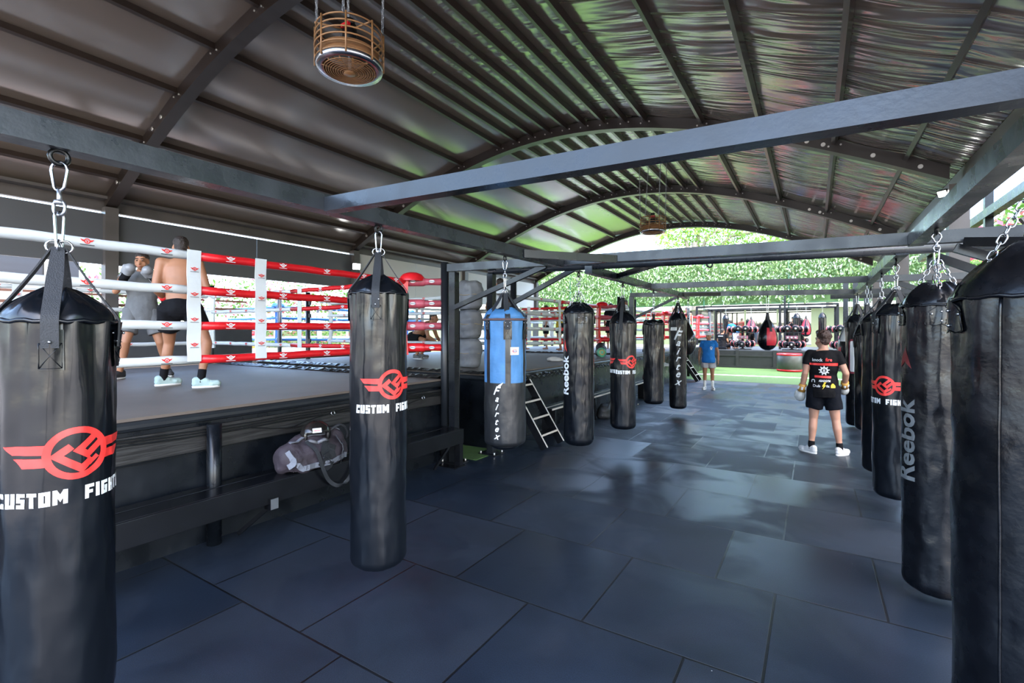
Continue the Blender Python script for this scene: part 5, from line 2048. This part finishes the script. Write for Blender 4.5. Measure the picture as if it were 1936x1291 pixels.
# ------------------------------------------------------------------ greenery
LEAF_TREE = leaf_mat('tree_leaves', (0.10, 0.24, 0.03), (0.34, 0.52, 0.10))
LEAF_IVY = leaf_mat('ivy_leaves', (0.10, 0.20, 0.06), (0.34, 0.46, 0.20), (0.62, 0.68, 0.55), 0.78)
LEAF_HEDGE = leaf_mat('hedge_leaves', (0.05, 0.16, 0.02), (0.20, 0.40, 0.06), (0.60, 0.10, 0.16), 0.90)
LEAF_BOUG = leaf_mat('flowering_leaves', (0.03, 0.11, 0.015), (0.12, 0.26, 0.04), (0.50, 0.10, 0.14), 0.80)
M_BARK = mat('pale_bark', (0.30, 0.25, 0.20), 0.85, var=0.25, vscale=6, bump=0.5, bscale=10)
RND = random.Random(11)


def leaves(mb, n, sampler, size, droop=0.0):
    for _ in range(n):
        p, up = sampler()
        a = Vector((RND.gauss(0, 1), RND.gauss(0, 1), RND.gauss(0, .7) - droop)).normalized()
        b = a.cross(Vector((RND.gauss(0, 1), RND.gauss(0, 1), RND.gauss(0, 1)))).normalized()
        s = size * (0.6 + 0.8 * RND.random())
        p = Vector(p)
        mb.add([p - a * s, p - b * s * .45, p + a * s, p + b * s * .45], [(0, 1, 2, 3)])


def blob_sampler(blobs, power=0.35):
    w = [r[0] * r[1] + r[0] * r[2] + r[1] * r[2] for c, r in blobs]

    def f():
        c, r = RND.choices(blobs, w)[0]
        d = Vector((RND.gauss(0, 1), RND.gauss(0, 1), RND.gauss(0, 1))).normalized()
        k = RND.random() ** power
        return (c[0] + d.x * r[0] * k, c[1] + d.y * r[1] * k, c[2] + d.z * r[2] * k), d
    return f


def tree(label, x, y, th, crown, n, size, m=LEAF_TREE, trunk_r=0.16, cat='tree', group=None, name='tree'):
    root = thing(name, label, cat, (x, y, -0.1), 0, group)
    mb = MB()
    pts = [(0, 0, 0), (0.05, 0.02, th * .35), (-0.04, 0.03, th * .7), (0, 0, th)]
    mb.tube(smooth_path(pts, 4), [trunk_r * (1 - .35 * k / 12) for k in range(13)], 12)
    for c, r in crown[:4]:
        mb.tube([(0, 0, th * .75), ((c[0]) * .5, (c[1]) * .5, (th + c[2]) * .5), c], [trunk_r * .5, trunk_r * .35, trunk_r * .15], 7)
    mb.build('trunk', M_BARK, root)
    mb = MB()
    leaves(mb, n, blob_sampler(crown), size)
    mb.build('foliage', m, root)
    return root


# hanging ivy on a tall net fence across the back
nf = thing('ivy_fence', 'tall net fence across the back with hanging ivy over its upper half', 'fence', (-4, 36, 0))
for px in (-21.5, -17.0, -11.9, -6.6, -1.4, 3.8, 9.0):
    MB().cyl((px + 4, 0, 0), (px + 4, 0, 6.9), 0.05, 12).build('fence_post', mat('green_post', (0.02, 0.10, 0.05), 0.5), nf)
for z in (3.7, 6.8):
    MB().tube([(-18, 0, z), (13, 0, z)], 0.02, 6).build('fence_wire', MATS['green_post'], nf)


def ivy_s():
    x = -17.5 + 30 * RND.random()
    s = math.floor(x / 0.23)
    rr = random.Random(int(s) * 7 + 3)
    bot = 3.55 + rr.random() * .8
    z = 6.85 - (6.85 - bot) * RND.random() ** 0.9
    return ((s + .5) * .23 + RND.gauss(0, .07), RND.gauss(-.05, .12), z), None


mb = MB()
leaves(mb, 17000, ivy_s, 0.105, droop=1.4)
o = mb.build('ivy', LEAF_IVY, nf)
mb = MB()
mb.box((-2.5, 0.22, 5.2), (31, 0.02, 3.1))
mb.build('shade_net', mat('green_net', (0.16, 0.24, 0.10), 0.9, var=0.5, vscale=1.5, trans=0.5), nf)

struct('wall_back', MB().box((-4, 37.2, 1.7), (44, 0.2, 3.4)), mat('beige_wall', (0.25, 0.27, 0.14), 0.85, var=0.1, vscale=0.6))
G = 'trees beyond the ivy fence'
tree('tall pale-trunked tree filling the gap below the arch, beyond the ivy fence', -8.6, 43, 9.5, [((-1.6, 0, 10.2), (1.9, 1.6, 1.3)), ((1.9, 0, 10.4), (2.6, 1.8, 1.6)), ((5.6, 0, 10.0), (2.8, 1.8, 1.6)), ((0.4, 1, 11.8), (3.4, 1.8, 1.2)), ((2.6, .8, 8.2), (4.6, 1.6, 1.3))], 6500, 0.15, trunk_r=0.42)
tree('rounded tree right of the pale-trunked one beyond the ivy fence', 1.0, 45, 8.0, [((-1.5, 0, 9.4), (2.8, 2, 1.9)), ((1.6, 0, 9.8), (2.6, 2, 2.0)), ((0, 0, 7.4), (4.2, 2, 1.6))], 4200, 0.16, trunk_r=0.28)
tree('low bushy tree at the left end of the ivy fence', -17.5, 42, 6.0, [((0, 0, 7.4), (2.6, 2, 1.5)), ((2.2, 0, 6.6), (2.4, 2, 1.4)), ((-2.6, 0, 6.4), (2.4, 2, 1.6))], 3000, 0.16, trunk_r=0.22)

# flowering hedge down the right-hand side and taller trees behind it
G = 'hedge along the right side'
for k, (y0, top) in enumerate(((5.5, 5.2), (9.5, 5.5), (13.5, 4.9), (17.5, 4.6), (21.5, 4.0))):
    mb = MB()
    blobs = [((3.7, y0 + 1, 1.1), (.8, 1.5, 1.1)), ((4.0, y0 + 2.6, 1.2), (.8, 1.5, 1.2)), ((4.1, y0 + 1.4, top - 1.1), (.9, 1.3, 1.1)), ((4.1, y0 + 3.0, top - 1.3), (.9, 1.4, 1.1)), ((4.0, y0 + 2.0, top - 2.4), (.9, 1.9, 1.1))]
    root = thing('flowering_hedge', ['flowering hedge nearest the right bag row, green with red blossom', 'flowering hedge seen past the right-hand columns, second from the front',
                                     'flowering hedge behind the right row, third along', 'flowering hedge fourth along the right side', 'flowering hedge beside the turf at the right'][k], 'hedge', (3.9, y0 + 2, -0.1), 0, G)
    leaves(mb, 4200, blob_sampler(blobs, .3), 0.08)
    o = mb.build('foliage', LEAF_HEDGE if k % 2 else LEAF_BOUG, root)
    o.data.transform(Matrix.Translation((-3.9, -y0 - 2, 0.1)))
    mb = MB()
    for q in range(5):
        mb.tube([(-.1, -1.4 + q * .7, 0), (.05, -1.3 + q * .7, 1.2), (.15, -1.4 + q * .7, 2.6)], [.04, .03, .02], 6)
    mb.build('stem', M_BARK, root)
for k, (x, y) in enumerate(((8.2, 6.0), (8.8, 13.0), (8.4, 20.5), (7.6, 29.0))):
    tree(['broad green tree behind the nearest hedge on the right', 'broad green tree behind the middle hedges on the right', 'broad green tree behind the far hedge on the right', 'broad green tree right of the gym stage'][k], x, y, 3.6,
         [((0, 0, 5.0), (2.4, 2.8, 1.7)), ((-.6, 1.8, 4.2), (1.8, 2.0, 1.5)), ((-.5, -1.9, 4.3), (1.8, 2.0, 1.5))], 3200, 0.15)
# flowering bushes outside the left wall
for k, (x, y) in enumerate(((-23.0, 8.2), (-23.0, 12.4), (-23.0, 17.0))):
    tree(['pink-flowering shrub outside the left wall behind the near ring', 'pink-flowering shrub behind the ring with the blue corner', 'pink-flowering shrub outside beyond the white panels', 'pink-flowering shrub outside at the far left'][k], x, y, 1.6,
         [((0, -1.3, 2.9), (1.4, 1.9, 1.5)), ((0, 1.4, 3.3), (1.4, 1.9, 1.6)), ((0, 0, 1.3), (1.2, 2.6, 1.2))], 2600, 0.10, LEAF_BOUG, 0.08, 'shrub', None, 'flowering_shrub')
struct('wall_outer_left', MB().box((-24.5, 9, 1.1), (0.2, 40, 2.2)), MATS['beige_wall'])
mb = MB().box((-20.6, -1.0, 1.7), (0.3, 14.0, 3.4)).box((-20.6, -1.0, 4.32), (0.4, 14.0, 0.14))
for y in (-7.5, -5.0, -2.5, 0.0, 2.5, 5.0):
    mb.box((-20.5, y, 3.85), (0.1, 0.12, 0.9))
struct('wall_neighbour', mb, mat('cream_wall', (0.42, 0.40, 0.36), 0.8))
struct('window_1', MB().box((-20.62, -1.0, 3.83), (0.06, 13.6, 0.86)), mat('dark_glass', (0.02, 0.022, 0.025), 0.08, spec=0.8))
# street-side clutter outside the left wall: banner and shelves
ban = MB().box((-19.6, 5.2, 2.05), (0.04, 2.0, 0.42))
ban.box((-19.575, 5.2, 1.93), (0.004, 2.0, 0.12), mi=1)
o = ban.build('banner', [mat('pale_blue_banner', (0.12, 0.34, 0.6), 0.6), M_REDV])
MB().tube([(0, -1.0, .2), (-.0, -1.0, -2.05)], .03, 8).build('banner_pole', MATS['painted_steel'], o)
MB().tube([(0, 1.0, .2), (-.0, 1.0, -2.05)], .03, 8).build('banner_pole', MATS['painted_steel'], o)
o.data.transform(Matrix.Translation((19.6, -5.2, -2.05)))
o.location = (-19.6, 5.2, 2.05)
tag(o, 'pale blue and red banner hanging outside behind the near ring', 'banner')
sh = thing('kit_shelf', 'open white shelf of sparring kit outside the left wall', 'shelf', (-20.5, 9.8, 0))
for z in (0.5, 1.05, 1.6, 2.15):
    MB().box((0, 0, z), (0.5, 4.0, 0.04)).build('shelf_board', M_WHITEV, sh)
for y in (-2, 0, 2):
    MB().box((0, y, 1.1), (0.5, 0.05, 2.2)).build('upright', M_WHITEV, sh)
cols = [M_REDV, M_BLUEV, M_DUFD, M_WHITEV, M_GOLD, M_DUF]
gi = 0
for z in (1.07, 1.62):
    for q in range(9):
        mb = MB()
        mb.efr([((0, 0, 0), .1, .13), ((0, 0, .1), .12, .16), ((0, 0, .2), .07, .1)])
        me = mb.mesh('kit', cols[(q * 5 + gi) % 6])
        o = link('folded_kit', me, None, (-20.42, 8.05 + q * .43 + RND.random() * .06, z))
        tag(o, ['red', 'blue', 'black', 'white', 'gold', 'mauve'][(q * 5 + gi) % 6] + ' bundle of kit on the %s board of the outdoor shelf' % ('middle' if z < 1.3 else 'upper'), 'kit', 'kit bundles on the outdoor shelf')
    gi += 2

# right annex: second eave with posts and glazing bars
struct('annex_beam', MB().box((2.75, 9, 4.0), (0.14, 20, 0.16)).box((2.75, 9, 5.2), (0.1, 20, 0.08)), STEEL)
for y in (1.5, 4.2, 6.9, 9.6, 12.3, 15, 17.7):
    struct('annex_post', MB().box((2.75, y, 2.65), (0.12, 0.12, 5.3)), STEEL)
for y in (6.9, 12.3):
    struct('annex_rafter', MB().beam((1.8, y, 2.9), (4.6, y, 4.4), 0.08, 0.12), M_COL)

# ------------------------------------------------------------------ raised gym floor at the back
M_STAGE = mat('stage_front', (0.018, 0.02, 0.02), 0.4, var=0.2)
M_STAGEF = mat('stage_rubber', (0.05, 0.055, 0.065), 0.4, var=0.25, vscale=1.2)
SZ = 0.9
struct('floor_stage', MB().box((-1.6, 30.0, SZ - 0.03), (12.0, 7.4, 0.06)), M_STAGEF)
mb = MB().box((-1.6, 26.34, SZ / 2 - 0.03), (12.0, 0.06, SZ - 0.06))
mb.box((-1.6, 26.29, 0.62), (12.0, 0.05, 0.08)).box((-1.6, 26.27, 0.05), (12.0, 0.12, 0.1))
for x in (-7.4, -5.2, -3.25, -1.6, 0.2, 2.0, 4.2):
    mb.box((x, 26.28, SZ / 2), (0.14, 0.07, SZ))
struct('wall_stage_front', mb, M_STAGE)
M_MIRROR = mat('mirror', (0.42, 0.45, 0.45), 0.04, 1.0)
for x in (-6.4, -4.6, -2.8, -1.0):
    o = MB().box((x, 33.6, SZ + 1.2), (1.7, 0.03, 2.2)).build('wall_mirror', M_MIRROR)
    tag(o, ['mirror panel at the left end of the gym stage', 'mirror panel behind the left dumbbell stand', 'mirror panel behind the lone hanging teardrop bag', 'mirror panel behind the middle dumbbell stand'][int((x + 6.4) / 1.8 + .1)], 'mirror')
rig = thing('gym_rig', 'dark steel training rig with hanging bags on the raised gym floor', 'rig', (-2, 30.5, SZ))
for x, y in ((-5.6, -2), (-5.6, 1.8), (-1.45, 1.8), (1.0, -1.5), (1.0, 1.8), (-1.5, -2)):
    MB().box((x + 2 - 0, y, 1.15 + (0.35 if x == -1.45 else 0)), (0.11, 0.11, 2.3 + (0.7 if x == -1.45 else 0))).build('post', STEEL, rig)
for a, b in (((-3.6, -2, 2.28), (3.0, -2, 2.28)), ((-3.6, 1.8, 2.28), (3.0, 1.8, 2.28)), ((-3.6, -2, 2.28), (-3.6, 1.8, 2.28)), ((3.0, -1.8, 2.28), (3.0, 1.8, 2.28))):
    MB().beam(a, b, 0.09, 0.1).build('rail', STEEL, rig)
for x in (-3.2, -2.9, -2.6):
    MB().box((x, -0.4, 1.1), (0.08, 0.08, 2.2)).build('weight_guide', STEEL, rig)
for k, (x, y, lab) in enumerate(((-2.85, 28.5, 'small red and black teardrop bag hanging from the gym rig, left of the pair'), (-2.05, 28.5, 'small red and black teardrop bag hanging from the gym rig, right of the pair'), (-0.35, 28.5, 'small red and white teardrop bag hanging from the gym rig above the printed shirt man'))):
    A0 = face_cam(x, y)
    r = teardrop('teardrop_bag', lab, x, y, SZ + 2.26, 2.45, 1.75 - .1 * k, 0.24, [M_VINYL, M_REDBAG], kind='short', panels=lambda a, t, A0=A0: 1 if ((a - A0) % 1.3) < .75 and t > .1 else 0)
for k, (x, lab) in enumerate(((-4.1, 'slim black bag hanging from the gym rig above the left dumbbells'), (-0.75, 'slim black bag hanging from the gym rig beside the man in the cap'), (0.35, 'slim black bag hanging from the right end of the gym rig'))):
    root = new_bag('punching_bag', lab, x, 28.5)
    rad = bag_radius(.17, 30 + k)
    bag_shell(SZ + .35, SZ + 1.6, rad, n=32, step=.12).build('body', M_VINYL, root)
    skirt(SZ + 1.6, .17, SZ + 1.85, .03, 30 + k, n=32).build('collar', M_VINYL, root)
    hardware(root, SZ + 2.26, SZ + 1.85, 'short')
for k, x in enumerate((1.35, 1.75, 2.2, 2.7)):
    struct('column_dark', MB().box((x, 29.5, 2.2), (0.22, 0.22, 4.4)), STEEL)


# dumbbells on tree stands
def dumbbell_mesh():
    mb = MB()
    for s in (-1, 1):
        mb.lathe([(0.05, 0.06 * s), (0.15, 0.07 * s), (0.16, 0.09 * s), (0.16, 0.19 * s), (0.145, 0.21 * s), (0.06, 0.215 * s)], 24, (0, 0, 0), 0, (0, 1, 0))
        mb.lathe([(0.1605, 0.115 * s), (0.1625, 0.12 * s), (0.1625, 0.16 * s), (0.1605, 0.165 * s)], 24, (0, 0, 0), 1, (0, 1, 0), caps=False)
        mb.cyl((0, 0.20 * s, 0), (0, 0.222 * s, 0), 0.045, 16, 2)
    mb.cyl((0, -0.08, 0), (0, 0.08, 0), 0.02, 12, 2)
    return mb.mesh('dumbbell', [M_VINYL, mat('coral_band', (0.6, 0.10, 0.10), 0.5), M_CHROME])


DB = dumbbell_mesh()
WHERE = ('left stand above the turf', 'middle stand over the red-rimmed drum', 'right stand beside the bag row')
SPOTS = [(-.17, 0, 1.06, 0, 'top left'), (.17, 0, 1.06, 0, 'top right'), (-.50, .08, 1.02, .9, 'outer top left'), (.50, .08, 1.02, -.9, 'outer top right'),
         (0, -.02, .28, 0, 'bottom middle'), (-.36, .06, .30, .7, 'bottom left'), (.36, .06, .30, -.7, 'bottom right')]
for i, x in enumerate((-3.1, -0.92, 1.2)):
    st = thing('dumbbell_stand', 'dumbbell stand on the gym floor edge, ' + WHERE[i], 'stand', (x, 26.95, SZ))
    MB().box((0, .12, .02), (.8, .5, .04)).box((0, .14, .03), (.2, .2, .06)).build('base', STEEL, st)
    MB().beam((0, .2, 0.04), (0, .12, 1.0), .1, .1, up=(0, 1, 0)).build('upright', STEEL, st)
    for z, w in ((.86, 1.1), (.12, .9)):
        MB().box((0, .06, z), (w, .34, .04)).build('cradle', STEEL, st)
    mb = MB()
    for dx in (-.16, 0, .16):
        mb.cyl((dx, -.1, .62), (dx, .1, .62), .045, 14)
    mb.box((0, .1, .62), (.5, .05, .16), mi=1)
    mb.build('weight_peg', [M_CHROME, mat('pink_plate', (.5, .2, .25), .5)], st)
    for dx, dy, z, rz, w in SPOTS:
        o = link('dumbbell', DB, None, (x + dx, 26.95 + dy, SZ + z))
        o.rotation_euler = (0, 0, rz)
        tag(o, 'round-headed dumbbell, %s of the %s' % (w, WHERE[i]), 'dumbbell', 'dumbbells on the gym floor stands')

dr = thing('drum_bag', 'squat grey-black drum bag with red rims standing on the turf', 'drum bag', (-0.95, 25.1, 0.005))
MB().lathe([(.44, .06), (.5, .10), (.5, .70), (.46, .76)], 40).build('body', mat('drum_grey', (.06, .065, .06), .4, var=.15), dr)
for z in (.06, .76):
    MB().lathe([(.02, z - .055), (.47, z - .055), (.505, z - .03), (.51, z), (.505, z + .03), (.47, z + .055), (.02, z + .055)], 40).build('rim', M_REDV, dr)

person('man in black cap and black kit standing on the gym floor among the bags', (-0.95, 29.9, SZ), math.radians(170), GUARD, 0.97, 'tan', 'dark', 'none', shirt=C_BLACK, shorts=C_BLACK, shoes=M_WHITESHOE, cap=C_BLACK, vox=.017)
px, sx_, J = person('man in black shirt with white lettering across his shoulders, sitting back turned on the stage', (-4.05, 26.85, SZ + .12), math.radians(-20), SIT, 1.1, 'tan', 'dark', shirt=C_BLACK, shorts=C_NAVY, trousers=True, vox=.017)
MB().box((0, -.115, .50), (.24, .004, .035)).build('lettering', M_WHITE, px)
o = MB().box((0, 0, .06), (.5, .5, .12), bev=.02).build('step_box', M_VINYL, None, (-4.05, 26.85, SZ))
tag(o, 'low black box under the seated man on the stage', 'box')
person('person in blue top and pale trousers bending behind the left dumbbells', (-3.55, 28.1, SZ), math.radians(60), dict(che=(0, .15, 1.2), nek=(0, .3, 1.38), hed=(0, .38, 1.48), shL=(-.18, .28, 1.33), shR=(.18, .28, 1.33), elL=(-.2, .4, 1.05), elR=(.2, .4, 1.05), wrL=(-.15, .5, .8), wrR=(.15, .5, .8)), 0.95, 'tan', 'dark', shirt=C_BLUE, shorts=C_PALE, trousers=True, vox=.017)

# ------------------------------------------------------------------ basket fans and floodlights
M_WICK = mat('amber_wire', (0.30, 0.15, 0.06), 0.35, 0.1, var=0.2)


def basket_fan(label, x, y, z):
    root = thing('cage_fan', label, 'fan', (x, y, z))
    R = .285
    mb = MB()
    for k in range(6):
        zz = -.10 + .28 * k / 5
        mb.tube([((R - .004 * abs(k - 2)) * math.cos(2 * PI * q / 40), (R - .004 * abs(k - 2)) * math.sin(2 * PI * q / 40), zz) for q in range(40)], .007, 6, True)
    for q in range(8):
        a = 2 * PI * q / 8
        mb.tube([(R * math.cos(a), R * math.sin(a), -.14), (R * math.cos(a), R * math.sin(a), .19)], .008, 6)
    mb.build('cage', M_WICK, root)
    MB().lathe([(R * .86, -.12), (R * .86, -.0), (R * .84, -.0), (R * .84, -.12)], 40, caps=False).build('duct', mat('amber_sheet', (0.30, 0.15, 0.07), 0.4, var=.2), root)
    MB().lathe([(R * .78, -.145), (R * .96, -.15), (R * 1.0, -.12), (R * .96, -.09), (R * .8, -.10)], 48, caps=False).build('rim', M_CHROME, root)
    mb = MB()
    for k in range(1, 12):
        r = R * .78 * k / 11.5
        zz = -.155 - .02 * math.cos(PI / 2 * k / 12)
        mb.tube([(r * math.cos(2 * PI * q / 36), r * math.sin(2 * PI * q / 36), zz) for q in range(36)], .0035, 5, True)
    for q in range(6):
        a = 2 * PI * q / 6
        mb.tube([(0, 0, -.172), (R * .8 * math.cos(a), R * .8 * math.sin(a), -.15)], .005, 5)
    mb.lathe([(.001, -.185), (.05, -.182), (.05, -.165)], 20)
    mb.build('grille', M_WICK, root)
    for k in range(5):
        a = 2 * PI * k / 5
        c, s = math.cos(a), math.sin(a)
        MB().ribbon([(.04 * c, .04 * s, 0), (.12 * c - .02 * s, .12 * s + .02 * c, .01), (.20 * c, .20 * s, .0)], [Vector((-s, c, .5))] * 3, [.05, .09, .10], .004).build('blade', mat('grey_blade', (.2, .2, .2), .4), root)
    MB().cyl((0, 0, .02), (0, 0, .24), .06, 20).cyl((0, 0, .24), (0, 0, .29), .045, 20).build('motor', M_DARKMETAL, root)
    MB().box((0.02, -.06, .21), (.09, .03, .03)).build('junction_box', M_REDV, root)
    MB().cyl((0, 0, -.15), (0, 0, .2), .014, 10).build('shaft', M_WHITEV, root)
    mb = MB()
    for q in range(3):
        a = 2 * PI * q / 3
        mb.tube([(.05 * math.cos(a), .05 * math.sin(a), .2), (R * math.cos(a), R * math.sin(a), .185)], .009, 6)
    mb.build('motor_bracket', M_WICK, root)
    for a, top in ((YAW + PI, .02), (YAW, .03), (YAW + PI * .62, -.16), (YAW - PI * .45, .12)):
        c, s = math.cos(a), math.sin(a)
        mb = MB()
        zt = z_low(x) + .12 - z
        p0 = Vector((R * c, R * s, .18))
        p1 = Vector(((R + top) * c, (R + top) * s, zt))
        mb.tube([p0, p1], .0025, 4)
        chain(mb, p0, p1, .05, .022, .0032)
        mb.build('chain', M_GALV, root)
    return root


basket_fan('round amber cage fan hanging on chains from the vault near the camera', -3.42, 2.78, 4.22)
basket_fan('round cage fan hanging far back under the vault', -3.08, 10.85, 4.18)


def flood(label, x, y, z, aim, k=1.0):
    root = thing('floodlight', label, 'lamp', (x, y, z))
    d = Vector(aim).normalized()
    a, b, c = _frame(d)
    R = Matrix((a, b, d)).transposed()
    MB().box((0, 0, 0), (.24 * k, .2 * k, .05), R).build('housing', M_DARKMETAL, root)
    MB().box(d * .03, (.2 * k, .16 * k, .012), R).build('lamp_panel', mat('lamp_glow', (1, .98, .95), .4, emit=7), root)
    MB().box(-d * .06, (.05, .05, .12), R).build('bracket', M_DARKMETAL, root)


flood('lit floodlight on the left column by the white wall panels', -10.8, 9.0, 3.62, (1, -.45, -.25))
flood('lit floodlight under the right eave above the bag row', 1.58, 9.18, 3.80, (-.6, -.7, -.5), 0.5)
